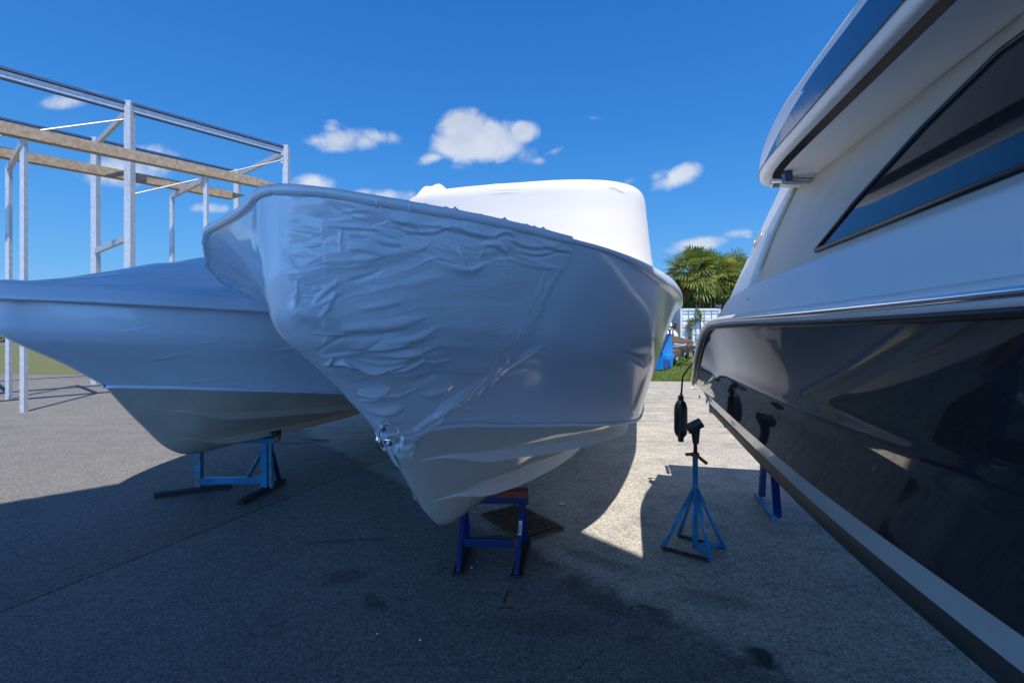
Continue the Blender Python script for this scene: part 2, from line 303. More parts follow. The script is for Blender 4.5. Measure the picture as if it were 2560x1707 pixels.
# ------------------------------------------------------------------ ground
def ground_material():
    m = bpy.data.materials.new('pavement'); m.use_nodes = True; t = m.node_tree; b = t.nodes['Principled BSDF']; L = t.links; NN = t.nodes
    tcn = NN.new('ShaderNodeTexCoord'); co = tcn.outputs['Object']
    def math_(op, a, b_=None, clamp=False):
        n = NN.new('ShaderNodeMath'); n.operation = op; n.use_clamp = clamp
        for i, v in enumerate((a, b_)):
            if v is None: continue
            if isinstance(v, (int, float)): n.inputs[i].default_value = v
            else: L.new(v, n.inputs[i])
        return n.outputs[0]
    def noise(scale, detail=6, rough=.6, vec=None, dist=0):
        n = NN.new('ShaderNodeTexNoise'); n.inputs['Scale'].default_value = scale; n.inputs['Detail'].default_value = detail; n.inputs['Roughness'].default_value = rough
        n.inputs['Distortion'].default_value = dist; L.new(vec or co, n.inputs['Vector']); return n.outputs[0]
    def rng_(v, a, b_, c=0, d=1):
        n = NN.new('ShaderNodeMapRange'); n.inputs[1].default_value = a; n.inputs[2].default_value = b_; n.inputs[3].default_value = c; n.inputs[4].default_value = d; n.interpolation_type = 'SMOOTHSTEP'; L.new(v, n.inputs[0]); return n.outputs[0]
    def mixc(f, A, B):
        n = NN.new('ShaderNodeMix'); n.data_type = 'RGBA'
        for k, v in (('Factor', f), ('A', A), ('B', B)):
            if isinstance(v, tuple): n.inputs[k].default_value = (*v, 1)
            elif isinstance(v, (int, float)): n.inputs[k].default_value = v
            else: L.new(v, n.inputs[k])
        return n.outputs['Result']
    def mapping(loc, rz, scl, vec=None):
        n = NN.new('ShaderNodeMapping'); n.vector_type = 'TEXTURE'; n.inputs['Location'].default_value = (loc[0], loc[1], 0); n.inputs['Rotation'].default_value = (0, 0, rz)
        n.inputs['Scale'].default_value = (scl[0], scl[1], 1); L.new(vec or co, n.inputs[0]); return n.outputs[0]
    wob = NN.new('ShaderNodeTexNoise'); wob.inputs['Scale'].default_value = 7; wob.inputs['Detail'].default_value = 5; L.new(co, wob.inputs['Vector'])
    va = NN.new('ShaderNodeVectorMath'); va.operation = 'MULTIPLY_ADD'; L.new(wob.outputs['Color'], va.inputs[0]); va.inputs[1].default_value = (.16, .16, 0)
    L.new(co, va.inputs[2]); wv = va.outputs[0]            # wobbled position
    def ell(p, rz, scl, soft=.5, vec=None):
        v = mapping((p[0] + (.08 if vec is None else 0), p[1] + (.08 if vec is None else 0)), rz, scl, wv if vec is None else vec); n = NN.new('ShaderNodeVectorMath'); n.operation = 'LENGTH'; L.new(v, n.inputs[0])
        return rng_(n.outputs['Value'], 1, 1 - soft)
    def boxm(p, rz, scl, vec=None, soft=.3):
        v = mapping(p, rz, scl, vec); a = NN.new('ShaderNodeVectorMath'); a.operation = 'ABSOLUTE'; L.new(v, a.inputs[0]); s = NN.new('ShaderNodeSeparateXYZ'); L.new(a.outputs[0], s.inputs[0])
        return rng_(math_('MAXIMUM', s.outputs[0], s.outputs[1]), 1, 1 - soft)
    col = mixc(rng_(noise(.5, 5), .35, .7), (.55, .505, .44), (.46, .425, .375))
    col = mixc(math_('MULTIPLY', rng_(noise(3.2, 8, .7), .42, .72), .55), col, (.20, .195, .185))
    sep = NN.new('ShaderNodeSeparateXYZ'); L.new(co, sep.inputs[0])
    # broom streaks and worn bands, far yard
    st = mapping((0, 0), R(3), (2.2, .16)); far = rng_(sep.outputs[1], 4.8, 7.5)
    col = mixc(math_('MULTIPLY', math_('MULTIPLY', rng_(noise(1, 6, .65, st, .4), .46, .66), far), .5), col, (.17, .15, .13))
    # darker tone nearest the camera; its edge runs away to the left
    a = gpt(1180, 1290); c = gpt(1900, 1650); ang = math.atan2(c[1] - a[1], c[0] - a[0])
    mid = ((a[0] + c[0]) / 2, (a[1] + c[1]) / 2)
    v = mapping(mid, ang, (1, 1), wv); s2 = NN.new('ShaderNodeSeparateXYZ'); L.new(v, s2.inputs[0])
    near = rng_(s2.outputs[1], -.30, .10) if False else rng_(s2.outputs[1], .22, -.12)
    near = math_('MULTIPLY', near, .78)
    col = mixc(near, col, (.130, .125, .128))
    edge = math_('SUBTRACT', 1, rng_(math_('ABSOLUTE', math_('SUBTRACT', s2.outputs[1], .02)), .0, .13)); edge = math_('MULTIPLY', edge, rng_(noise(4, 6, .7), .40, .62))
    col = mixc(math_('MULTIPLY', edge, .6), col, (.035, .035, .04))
    # slab beyond the joint on the left is browner
    j1 = gpt(640, 1275); j2 = gpt(985, 1138); ja = math.atan2(j2[1] - j1[1], j2[0] - j1[0])
    vj = mapping(j1, ja, (1, 1)); sj = NN.new('ShaderNodeSeparateXYZ'); L.new(vj, sj.inputs[0])
    brown = math_('MULTIPLY', rng_(sj.outputs[1], 1.3, .0), rng_(sj.outputs[1], -.02, .02))
    col = mixc(math_('MULTIPLY', brown, .45), col, (.17, .13, .10))
    # grains
    vo = NN.new('ShaderNodeTexVoronoi'); vo.inputs['Scale'].default_value = 120; L.new(co, vo.inputs['Vector']); sv = NN.new('ShaderNodeSeparateColor'); L.new(vo.outputs['Color'], sv.inputs[0])
    vo2 = NN.new('ShaderNodeTexVoronoi'); vo2.inputs['Scale'].default_value = 55; L.new(co, vo2.inputs['Vector']); sv2 = NN.new('ShaderNodeSeparateColor'); L.new(vo2.outputs['Color'], sv2.inputs[0])
    g = NN.new('ShaderNodeMix'); g.data_type = 'RGBA'; g.blend_type = 'MULTIPLY'; g.inputs['Factor'].default_value = 1; L.new(col, g.inputs['A'])
    gr = NN.new('ShaderNodeCombineColor'); gv = math_('MULTIPLY', rng_(sv.outputs[0], 0, 1, .66, 1.30), rng_(noise(26, 5, .7), .3, .7, .78, 1.16))
    for k in range(3): L.new(gv, gr.inputs[k])
    L.new(gr.outputs[0], g.inputs['B']); col = g.outputs['Result']
    fleck = math_('MULTIPLY', math_('GREATER_THAN', sv2.outputs[1], .955), math_('LESS_THAN', vo2.outputs['Distance'], .32))
    col = mixc(math_('MULTIPLY', fleck, .7), col, (.50, .49, .46))
    dark = math_('MULTIPLY', math_('GREATER_THAN', sv2.outputs[2], .94), math_('LESS_THAN', vo2.outputs['Distance'], .36))
    col = mixc(math_('MULTIPLY', dark, .55), col, (.035, .035, .035))
    # oil and damp marks
    dk = None
    for (x, y, hx, hy, rz, k) in [(1630, 1525, .13, .05, -.5, .6), (1680, 1560, .10, .04, -.6, .4), (1590, 1600, .08, .03, 0, .4), (1905, 1650, .08, .09, 0, .9), (795, 1100, .20, .07, 0, .95), (738, 1108, .24, .06, .1, .8), (815, 1104, .09, .04, 0, .8),
                               (745, 1078, .12, .05, 0, .85), (715, 1076, .14, .05, 0, .85), (770, 1076, .12, .05, 0, .8), (725, 1093, .06, .03, 0, .6), (780, 1068, .14, .03, 0, .4), (860, 1440, .16, .10, .3, .45), (935, 1500, .13, .05, -.9, .5), (1000, 1500, .03, .01, 0, .9),
                               (1500, 1500, .35, .10, -.7, .35), (1800, 1500, .25, .1, -.4, .35), (1500, 1400, .3, .09, -.6, .4), (1270, 1340, .25, .05, .2, .5), (880, 1350, .35, .05, .1, .4), (1350, 1560, .4, .12, 0, .25)]:
        p = gpt(x, y); e = math_('MULTIPLY', ell(p, rz, (hx * 1.25, hy * 1.25), .6), k); dk = e if dk is None else math_('MAXIMUM', dk, e)
    col = mixc(dk, col, (.022, .022, .026))
    rs = None                                               # rust left by stand feet
    for (x, y, hx, hy, rz, k) in [(1266, 1490, .012, .10, -.15, .9), (1276, 1478, .010, .05, -.2, .5), (1266, 1518, .05, .014, 0, .8), (1435, 1455, .035, .085, -.02, .42), (1105, 1425, .010, .06, -.45, .85), (1096, 1410, .008, .05, -.45, .6), (1310, 1325, .05, .04, 0, .5)]:
        p = gpt(x, y); e = math_('MULTIPLY', boxm(p, rz, (hx, hy), None, .4), math_('MULTIPLY', rng_(noise(30, 5, .7), .15, .5), k)); rs = e if rs is None else math_('MAXIMUM', rs, e)
    col = mixc(rs, col, (.12, .036, .012))
    ck = None                                               # hairline cracks
    for (x, y, L_, rz) in [(745, 1385, .16, 1.2), (780, 1430, .10, .5), (770, 1330, .08, 1.5), (930, 1500, .14, -.6), (1270, 1400, .10, -.5), (1300, 1520, .12, .3), (700, 1560, .2, .9), (1150, 1560, .18, -.2), (1480, 1640, .25, .5), (1700, 1440, .16, -.9), (1010, 1460, .12, .1), (1380, 1480, .14, 1.2)]:
        p = gpt(x, y); e = math_('MULTIPLY', boxm((p[0] + .08, p[1] + .08), rz, (L_, .004), wv, .6), rng_(noise(9, 4, .6), .36, .5)); ck = e if ck is None else math_('MAXIMUM', ck, e)
    col = mixc(math_('MULTIPLY', ck, .85), col, (.012, .012, .013))
    # joints between slabs
    jl = None
    for (A, B, wd) in [((600, 1292), (1000, 1133), .010), ((1560, 1034), (1800, 1044), .008), ((1560, 968), (1900, 976), .010)]:
        p = gpt(*A); q = gpt(*B); e = boxm(((p[0] + q[0]) / 2, (p[1] + q[1]) / 2), math.atan2(q[1] - p[1], q[0] - p[0]), (math.hypot(q[0] - p[0], q[1] - p[1]) / 2 + (3 if A[0] < 700 else 0), wd), None, .3); jl = e if jl is None else math_('MAXIMUM', jl, e)
    col = mixc(math_('MULTIPLY', jl, .92), col, (.012, .012, .013))
    L.new(col, b.inputs['Base Color']); L.new(rng_(sv.outputs[1], 0, 1, .5, .85), b.inputs['Roughness']); b.inputs['Specular IOR Level'].default_value = .35
    bp = NN.new('ShaderNodeBump'); bp.inputs['Distance'].default_value = .004; bp.inputs['Strength'].default_value = .8
    hh = math_('ADD', math_('MULTIPLY', sv.outputs[0], .4), math_('ADD', noise(90, 4), math_('MULTIPLY', jl, -2))); L.new(hh, bp.inputs['Height']); L.new(bp.outputs[0], b.inputs['Normal'])
    return m
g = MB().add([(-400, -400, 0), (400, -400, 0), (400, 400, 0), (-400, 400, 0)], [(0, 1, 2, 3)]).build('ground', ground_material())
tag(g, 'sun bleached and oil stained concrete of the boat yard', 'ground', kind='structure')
gm = mat('grass_soil', (.10, .14, .03), .9, col2=(.16, .14, .08), nscale=1.5, bump=.02, bscale=12)
e0 = gpt(1500, 952); e1 = gpt(1900, 957)
ex = np.linspace(-40, 120, 240); ey = e0[1] + (ex - e0[0]) * (e1[1] - e0[1]) / (e1[0] - e0[0]) + .25 * vnoise(ex * 1.3, ex * 0) * 2
V = [(a, b, .006) for a, b in zip(ex, ey)] + [(a, 160, .006) for a in ex]; n = len(ex)
go = link_mesh('lawn', V, [(i, i + 1, n + i + 1, n + i) for i in range(n - 1)], gm); tag(go, 'mown grass verge behind the concrete yard', 'lawn', kind='structure')
def blades(name, xs, ys, h, wd, matn):
    n = len(xs); a = rng.uniform(0, 2 * np.pi, n); hh = h * rng.uniform(.5, 1.2, n); lx = rng.normal(0, .4, n) * hh; ly = rng.normal(0, .4, n) * hh
    A = np.stack([xs - np.cos(a) * wd, ys - np.sin(a) * wd, np.zeros(n)], -1); B = np.stack([xs + np.cos(a) * wd, ys + np.sin(a) * wd, np.zeros(n)], -1); C_ = np.stack([xs + lx, ys + ly, hh], -1)
    V = np.stack([A, B, C_], 1).reshape(-1, 3); me = bpy.data.meshes.new(name); me.from_pydata(V.tolist(), [], [(3 * i, 3 * i + 1, 3 * i + 2) for i in range(n)]); me.materials.append(M[matn]); me.update()
    o = bpy.data.objects.new(name, me); sc.collection.objects.link(o); return o
xs = rng.uniform(2.2, 9.5, 34000); ys = np.interp(xs, ex, ey) + rng.random(34000) ** 1.6 * 8 + .03
tag(blades('grass', xs, ys, .085, .009, 'grass'), 'short bright green grass along the concrete edge', 'grass', kind='stuff')

# ------------------------------------------------------------------ wrapped boats
class WHull(Hull):
    def stbd(s, ss): return 1 + s.asym * sst(0, .45, ss) * (1 - sst(2.5, 4.5, ss))
    def side(s, sg, nv=120, sgn=1, rows=None, below=True, v=None):
        """rows of points from just under the chine, up the topside, over the gunwale lip; sg = distance aft of the stem"""
        v = np.linspace(0, 1, nv) if v is None else v; Vv, S = np.meshgrid(v, sg, indexing='ij')
        z0 = s.zc0 + (s.zs0 - s.zc0) * Vv; s0 = s.s_of_z(z0); 
        p = 1.9 - 0.75 * sst(.4, 2.8, S); gg = Vv ** p
        b = s.cb(S) * (1 - gg) + np.maximum(s.sb(S) - (s.inset(S) if callable(getattr(s, 'inset', .03)) else getattr(s, 'inset', .03)) * np.minimum(1, S / .1), 0) * gg; DR = (lambda x: s.drop(x)) if hasattr(s, 'drop') else (lambda x: .085 + 0 * x); z = s.cz(S) * (1 - Vv) + (s.sz(S) - DR(S)) * Vv
        ss = s0 + S; k = 1 + (s.stbd(ss) - 1) * Vv ** 2.6 if sgn < 0 else 1
        P = s.W(ss, b * sgn * k, z)
        out = []
        if below:
            for o_, dz in ((-.022, -.016), (.006, -.022), (.012, -.020), (.013, -.010), (.006, .004)):
                q = P[0].copy(); dirn = np.array([s.n[0], s.n[1], 0]) * sgn; q = q + dirn * o_; q[:, 2] += dz; out.append(q[None])
        out.append(P)
        # gunwale lip
        e = 1e-3; sb = s.sb(sg) ; db = (s.sb(sg + e) - s.sb(np.maximum(sg - e, 0))) / (sg + e - np.maximum(sg - e, 0))
        ln = np.hypot(1, db); ns, nb = -db / ln, 1 / ln; LP = getattr(s, 'lip', 1.0); LP = LP(sg) if callable(LP) else LP; k = s.stbd(sg) if sgn < 0 else 1
        for o_, dz in getattr(s, 'lip_rows', None) or ((.012, -.086), (.026, -.080), (.034, -.066), (.036, -.045), (.034, -.025), (.026, -.010), (.010, -.001), (-.02, .003), (-.06, .004), (-.12, .004), (-.2, .004)):
            o_ = o_ * LP if o_ > 0 else o_
            bb = np.maximum((sb + nb * o_), 0) * k; bb[0] = 0; out.append(s.W(sg + ns * o_, bb * sgn, s.sz(sg) + (dz * DR(sg) / .085 if dz < 0 else dz))[None])
        return np.concatenate(out, 0)
def strake(h, s0, s1, wf, hgt, sgn=1):
    s = s0 + (s1 - s0) * np.linspace(0, 1, 120) ** 1.3; w1 = wf(s); tp = sst(0, .45, s - s0)
    b1 = h.cb(s - h.sc0); e = 1.55 - .5 * sst(2.2, 4.5, s); z0 = h.zk(s); z1 = h.cz(s - h.sc0)
    def pt(w_): return b1 * w_, z0 + (z1 - z0) * w_ ** e
    bA, zA = pt(w1); hh = hgt * tp
    # lower edge where the surface is hh lower
    wl = w1.copy()
    for _ in range(30):
        bl, zl = pt(wl); wl = np.clip(wl - (zl - (zA - hh)) * -1 * -1 / np.maximum((z1 - z0) * e, .05), 0.02, 1)
    bl, zl = pt(wl); k = 1
    A = h.W(s, (bA - .004) * sgn * k, zA + .004); C_ = h.W(s, (bl - .01) * sgn * k, zl)
    Bp = h.W(s, (bA + .046 * tp) * sgn * k, zA - hh - .004); D = h.W(s, (bA + .003 * tp) * sgn * k, zA - .001)
    return np.stack([A, D, Bp, C_], 0)
hull = WHull(**MAIN); hull.asym = .62; hull.drop = lambda x: .020 + .055 * sst(1.1, 2.1, x); hull.lip = lambda x: .2 + .4 * sst(.9, 1.9, x); hull.inset = lambda x: .006 + .024 * sst(.9, 1.9, x)
# wrinkles: real relief of the film, in metres, listed along their run over the port bow
def bez(p0, p1, bend, n=9):
    p0 = np.array(p0, float); p1 = np.array(p1, float); d = p1 - p0; nn = np.array([-d[1], d[0]]); t = np.linspace(0, 1, n)[:, None]
    return p0 + d * t + nn * bend * np.sin(np.pi * t) * 1.0
def ridge(X, Y, H, pts, wd, h, sharp=0):
    x0, x1 = pts[:, 0].min() - 4 * wd, pts[:, 0].max() + 4 * wd; y0, y1 = pts[:, 1].min() - 4 * wd, pts[:, 1].max() + 4 * wd
    m = (X > x0) & (X < x1) & (Y > y0) & (Y < y1)
    if not m.any(): return
    x, y = X[m], Y[m]; best = np.full(x.shape, 1e9); tt = np.zeros(x.shape); sd = np.zeros(x.shape); n = len(pts) - 1
    for i in range(n):
        a, b = pts[i], pts[i + 1]; d = b - a; L2 = d @ d + 1e-9; t = np.clip(((x - a[0]) * d[0] + (y - a[1]) * d[1]) / L2, 0, 1)
        qx = x - a[0] - t * d[0]; qy = y - a[1] - t * d[1]; q = np.hypot(qx, qy); c = q < best
        best[c] = q[c]; tt[c] = ((i + t) / n)[c]; sd[c] = (d[0] * qy - d[1] * qx)[c]
    end = np.sin(np.pi * np.clip(tt, 0, 1)) ** .6
    wdd = wd * (.55 + .45 * end)
    r = best / wdd
    if sharp == 2:    # a step: gentle on one side, steep on the other
        f = np.where(sd > 0, np.exp(-(best / (wdd * 2.2)) ** 2), np.exp(-(best / (wdd * .35)) ** 2))
    elif sharp: f = np.exp(-r * 1.4) 
    else: f = np.exp(-r * r)
    H[m] += h * end * f
def bow_relief(X, Y):
    H = np.zeros(X.shape); r = np.random.default_rng(11); mm = .001
    U = lambda a, b: r.uniform(a, b)
    for i in range(30):                                     # swags under the gunwale
        x = U(850, 1380); yc = 522 + (x - 850) * .235 + U(-16, 48) * (.55 + .45 * (x < 1200)); L = U(60, 190); sl = .22 + U(-.22, .28)
        p = bez((x - L / 2, yc - sl * L / 2), (x + L / 2, yc + sl * L / 2), U(-.14, .14)); ridge(X, Y, H, p, U(4, 9), U(2.5, 6) * mm * r.choice([1, 1, -.7]), r.choice([0, 1, 2]))
    for (a, b, bd, w_, h) in [((905, 575), (1000, 610), .10, 7, 8), ((960, 545), (1060, 585), -.1, 8, 8), ((1000, 570), (1130, 560), .12, 6, 9), ((1060, 560), (1200, 590), -.05, 8, 9), ((1120, 545), (1250, 585), .12, 8, 9), ((1200, 612), (1265, 640), -.25, 7, 9),
                              ((1230, 585), (1290, 612), -.35, 7, 9), ((1260, 590), (1400, 603), .12, 7, 9), ((1150, 555), (1210, 600), -.1, 8, 9), ((930, 480), (1030, 560), .2, 4, 5), ((1290, 625), (1400, 618), .1, 5, 5), ((1330, 590), (1425, 625), .08, 6, 8)]:
        ridge(X, Y, H, bez(a, b, bd), w_, h * mm, 0); ridge(X, Y, H, bez((a[0], a[1] + w_ * 1.6), (b[0], b[1] + w_ * 1.6), bd), w_ * .8, -h * .6 * mm, 0)
    for (a, b, bd, w_, h) in [((1060, 615), (1150, 655), .1, 6, 7), ((1100, 605), (1165, 660), -.05, 6, 7), ((1145, 610), (1165, 668), .1, 5, 8), ((1215, 615), (1190, 660), .1, 5, 5), ((1045, 660), (1110, 645), -.1, 5, 5), ((1030, 630), (1075, 605), 0, 6, 5)]:
        ridge(X, Y, H, bez(a, b, bd), w_, h * mm, 1)
    ridge(X, Y, H, np.array([(1075, 650), (1120, 662), (1150, 668), (1170, 671), (1190, 664), (1205, 655)], float), 7, 13 * mm, 2)   # flap edge
    for i in range(9):                                     # long taut folds, mid panel
        x = U(860, 1180); y = U(585, 880); L = U(90, 260); sl = -.12 + U(-.12, .10)
        ridge(X, Y, H, bez((x - L / 2, y - sl * L / 2), (x + L / 2, y + sl * L / 2), U(-.06, .06)), U(8, 15), U(2.5, 6) * mm * r.choice([1, 1, -1]), 0)
    for (a, b, bd, w_, h) in [((870, 592), (925, 596), .05, 6, -6), ((865, 622), (960, 640), -.08, 7, 8), ((868, 702), (950, 678), .05, 6, -7), ((870, 735), (1010, 705), .04, 10, 6), ((850, 815), (1060, 790), .05, 12, 9), ((855, 838), (1000, 822), .05, 8, -7), ((870, 865), (1090, 830), .05, 9, 9), ((960, 850), (1100, 812), .06, 6, 7), ((880, 770), (1000, 752), .03, 9, 6)]:
        ridge(X, Y, H, bez(a, b, bd), w_, h * mm, 0)
    for i in range(13):                                     # hard folds round the forefoot
        x = U(850, 1110); y = U(850, 1000); L = U(50, 190); sl = -.22 + U(-.25, .3)
        ridge(X, Y, H, bez((x - L / 2, y - sl * L / 2), (x + L / 2, y + sl * L / 2), U(-.12, .12)), U(4, 10), U(3, 7) * mm * r.choice([1, 1, -.8]), r.choice([0, 1, 2]))
    for (a, b, bd, w_, h) in [((820, 915), (890, 975), .06, 7, 16), ((890, 975), (975, 965), .12, 10, 13), ((830, 905), (885, 918), -.22, 7, 12), ((850, 890), (960, 918), .08, 6, 11), ((890, 915), (1010, 905), .05, 5, 10), ((970, 925), (1060, 895), .05, 5, 9), ((885, 975), (892, 1000), 0, 5, 10), ((892, 1000), (1000, 985), -.05, 7, 8),
                              ((900, 1010), (1000, 1012), .14, 10, 10), ((940, 1025), (1010, 1015), .1, 8, 8), ((935, 880), (1090, 862), .06, 7, 9), ((800, 925), (820, 900), 0, 6, 9), ((795, 905), (845, 935), .1, 8, 8), ((1050, 985), (1130, 955), .1, 10, 7)]:
        ridge(X, Y, H, bez(a, b, bd), w_, h * mm, 0); ridge(X, Y, H, bez(a, b, bd), w_ * .35, h * .35 * mm, 1)
    for i in range(64):                                     # bundled film along the seam
        t = U(0, 1); x = 1005 + t * 240; y = 1108 - t * 185 + U(-20, 20) * (1 - .4 * t); L = U(50, 130) * (1 - .3 * t); a_ = math.radians(-38 + U(-8, 8) - 8 * t)
        ridge(X, Y, H, bez((x - L / 2 * math.cos(a_), y - L / 2 * math.sin(a_)), (x + L / 2 * math.cos(a_), y + L / 2 * math.sin(a_)), U(-.08, .08)), U(2.5, 6), U(1.5, 4.5) * mm, r.choice([0, 1, 2]))
    for i in range(60):                                     # crinkles up the seam to the gunwale
        t = U(0, 1); x = 1245 + (t ** 1.2) * 165 + U(-22, 18); y = 925 - t * 290; L = U(14, 46); a_ = math.radians(-62 + U(-30, 30))
        ridge(X, Y, H, bez((x - L / 2 * math.cos(a_), y - L / 2 * math.sin(a_)), (x + L / 2 * math.cos(a_), y + L / 2 * math.sin(a_)), U(-.2, .2)), U(2, 4), U(.7, 2.2) * mm, r.choice([0, 1]))
    for (a, b, bd, w_, h) in [((690, 640), (725, 690), .1, 6, 7), ((695, 665), (722, 700), .1, 6, 6), ((700, 610), (735, 660), .1, 7, 6), ((688, 590), (700, 630), .1, 8, 8), ((682, 560), (690, 610), .2, 8, 9), ((700, 700), (715, 760), .05, 5, 7), ((715, 690), (735, 765), -.05, 6, 6), ((740, 700), (735, 770), -.05, 7, 5), ((698, 628), (722, 630), 0, 3, -6), ((700, 640), (718, 641), 0, 3, -5),
                              ((760, 775), (850, 725), .05, 7, 5), ((780, 760), (850, 700), -.06, 7, 5), ((790, 790), (830, 740), .1, 6, 5), ((775, 920), (800, 925), 0, 5, 9), ((785, 905), (830, 885), .3, 5, 10), ((790, 935), (840, 930), -.3, 6, 12)]:
        ridge(X, Y, H, bez(a, b, bd), w_, h * mm, 0)
    for i in range(110):                                    # fine tension creases
        x = U(700, 1290); y = 540 + U(0, 1) * (430 - max(0, x - 1000) * .55); L = U(24, 110); sl = -.15 + U(-.28, .30) + (.25 if y < 640 else 0)
        ridge(X, Y, H, bez((x - L / 2, y - sl * L / 2), (x + L / 2, y + sl * L / 2), U(-.07, .07)), U(1.6, 3.2), U(.6, 2.2) * mm * r.choice([1, -1]), r.choice([0, 1]))
    # overlapping sheets: small steps and creases
    H += .0010 * (X > 806 + (Y - 650) * -.015) * (Y > 560) * (Y < 930) * sst(690, 720, X)
    for (a, b, h) in [((806, 560), (806, 600), 3), ((840, 690), (832, 780), 2), ((855, 560), (850, 640), 3), ((760, 616), (802, 610), 3), ((780, 722), (800, 721), 9), ((785, 775), (828, 771), 5), ((835, 825), (880, 838), 6), ((880, 838), (885, 850), 5), ((805, 845), (818, 843), 6), ((880, 545), (1040, 605), 2.5), ((1040, 605), (1260, 632), 2.5), ((725, 787), (745, 780), 5), ((1020, 500), (1028, 535), 4), ((700, 480), (760, 492), 4), ((640, 470), (740, 480), 3)]:
        ridge(X, Y, H, bez(a, b, .05), 2.6, h * mm, 1)
    ridge(X, Y, H, np.array([(690, 775), (740, 772), (800, 790), (850, 830)], float), 20, 12 * mm, 0)
    # loose overall slackness
    H += .005 * vnoise(X / 90, Y / 34, 3) + .0018 * vnoise(X / 44 + Y / 60, Y / 17, 5) + .0005 * vnoise(X / 9, Y / 7, 8)
    return H
SEAM = [(500, 300), (1440, 300), (1432, 560), (1428, 640), (1395, 690), (1350, 770), (1312, 850), (1262, 925), (1205, 975), (1150, 1010), (1098, 1052), (1062, 1080), (1034, 1100), (1036, 1128), (1026, 1146), (1000, 1140), (978, 1128), (958, 1112), (940, 1150), (500, 1150)]
def build_main():
    root = thing('wrapped_boat', (hull.B[0] + 4 * hull.u[0], hull.B[1] + 4 * hull.u[1], 0), 'large boat wrapped in white film, creased bow in the middle of the photo', 'boat', 'film-wrapped boats on stands')
    for sgn in (1, -1):                                     # bottom of the hull
        pass
    s = hull.sc0 + (hull.L - hull.sc0) * np.linspace(0, 1, 260) ** 1.9; W_, S = np.meshgrid(np.linspace(0, 1, 40), s, indexing='ij')
    A = hull.bot(W_, S, 1); ks = hull.stbd(S); B_ = hull.bot(W_, S, -1); pass
    # soften the keel line
    join_mesh('hull', [(A, None, False), (B_, None, True)], M['gel'], root)
    wu = pchip([.87, .9, 1.0, 1.1, 1.2, 1.4, 2, 2.5, 9], [.47, .56, .70, .77, .80, .83, .82, .85, .86]); wl = pchip([1.08, 1.1, 1.2, 1.3, 1.5, 1.8, 2.0, 9], [.22, .29, .45, .51, .54, .51, .49, .48])
    for sgn in (1, -1):
        for s0, wf, hg in ((.87, wu, .050), (1.08, wl, .050)):
            P = strake(hull, s0, 6.5, wf, hg, sgn); grid_mesh('strake', P, M['white_gel'], root, flip=sgn > 0, smooth=False)  # strakes whiter than the hull, painting in the light their faces catch
    # side film port
    sg = (hull.L - .0) * np.linspace(0, 1, 620) ** 2.0
    sg = np.minimum(sg, hull.L - .66)
    P = hull.side(sg, 230, 1); pr = proj(P); X, Y = pr[..., 0], pr[..., 1]; N_ = gnormal(P); 
    if (N_[100, 300] @ np.array([hull.n[0], hull.n[1], 0])) < 0: N_ = -N_
    H = np.zeros(X.shape); mm = .001
    for (a, b, bd, w_, h, sh) in [((1253, 932), (1367, 862), -.06, 3.4, 11, 0), ((1245, 942), (1320, 921), -.05, 2.4, 7, 1), ((1210, 962), (1248, 915), .1, 2, 4, 1), ((1224, 968), (1236, 946), 0, 2, 4, 1), ((1270, 1022), (1282, 1020), 0, 2, 3, 0), ((1270, 1027), (1280, 1025), 0, 2, 3, 0), ((1275, 1040), (1290, 1036), 0, 2.5, 4, 0),
                                  ((1190, 1040), (1200, 1035), 0, 2, 3, 0), ((1235, 1040), (1245, 1036), 0, 2, 2.5, 0), ((1150, 1030), (1175, 1018), 0, 3, 4, 0), ((1358, 722), (1390, 718), -.2, 2, 5, 1), ((1395, 1056), (1420, 1049), 0, 2, 4, 0), ((1100, 1048), (1210, 1046), .03, 2.4, 4, 0), ((1170, 1051), (1240, 1050), -.04, 2, 3, 0),
                                  ((1560, 1048), (1580, 1046), 0, 2, 2, 0), ((1545, 1030), (1600, 1042), 0, 2, 1.5, 0)]:
        ridge(X, Y, H, bez(a, b, bd), w_, h * mm, sh)
    H += .0006 * vnoise(X / 60, Y / 90, 4) * sst(1150, 1250, X) + .0022 * vnoise(X / 12, Y / 9, 9) * sst(1036, 1056, Y) * sst(1100, 1200, X)
    P = P + N_ * H[..., None]
    Q = hull.side(sg[::2], 60, -1)
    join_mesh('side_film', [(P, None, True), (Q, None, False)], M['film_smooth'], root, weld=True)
    # creased bow film
    sg = np.concatenate([np.linspace(0, .25, 110) ** 1.5 / .25 ** .5, np.linspace(.25, 2.0, 520)[1:]])
    hull.lip = 1.0; hull.lip_rows = ((.010, -.086), (.014, -.070), (.016, -.050), (.015, -.030), (.011, -.012), (.0, -.001), (-.02, .003), (-.04, .004), (-.07, .004), (-.12, .004), (-.2, .004)); hull.inset = .002; P = hull.side(sg, 300, 1, below=False); pr = proj(P); X, Y = pr[..., 0], pr[..., 1]; N_ = gnormal(P)
    if (N_[150, 300] @ np.array([hull.n[0], hull.n[1], 0])) < 0: N_ = -N_
    jx, jy = X + 12 * vnoise(X / 14, Y / 11, 21) + 5 * vnoise(X / 4, Y / 5, 22), Y + 9 * vnoise(X / 11, Y / 13, 23)
    mask = inpoly(jx, jy, SEAM)
    H = bow_relief(X, Y); keep = sst(0, .02, sg)[None, :] * np.ones_like(H)
    top = np.ones(H.shape); top[-8:] *= .2
    vv = np.concatenate([np.linspace(0, 1, 300), np.ones(P.shape[0] - 300)])[:, None]
    ped = .009 + 1.25 * H * keep * top
    P1 = P + N_ * ped[..., None]; P1[:, 0] = P[:, 0] + np.array([-hull.u[0], -hull.u[1], 0]) * .009
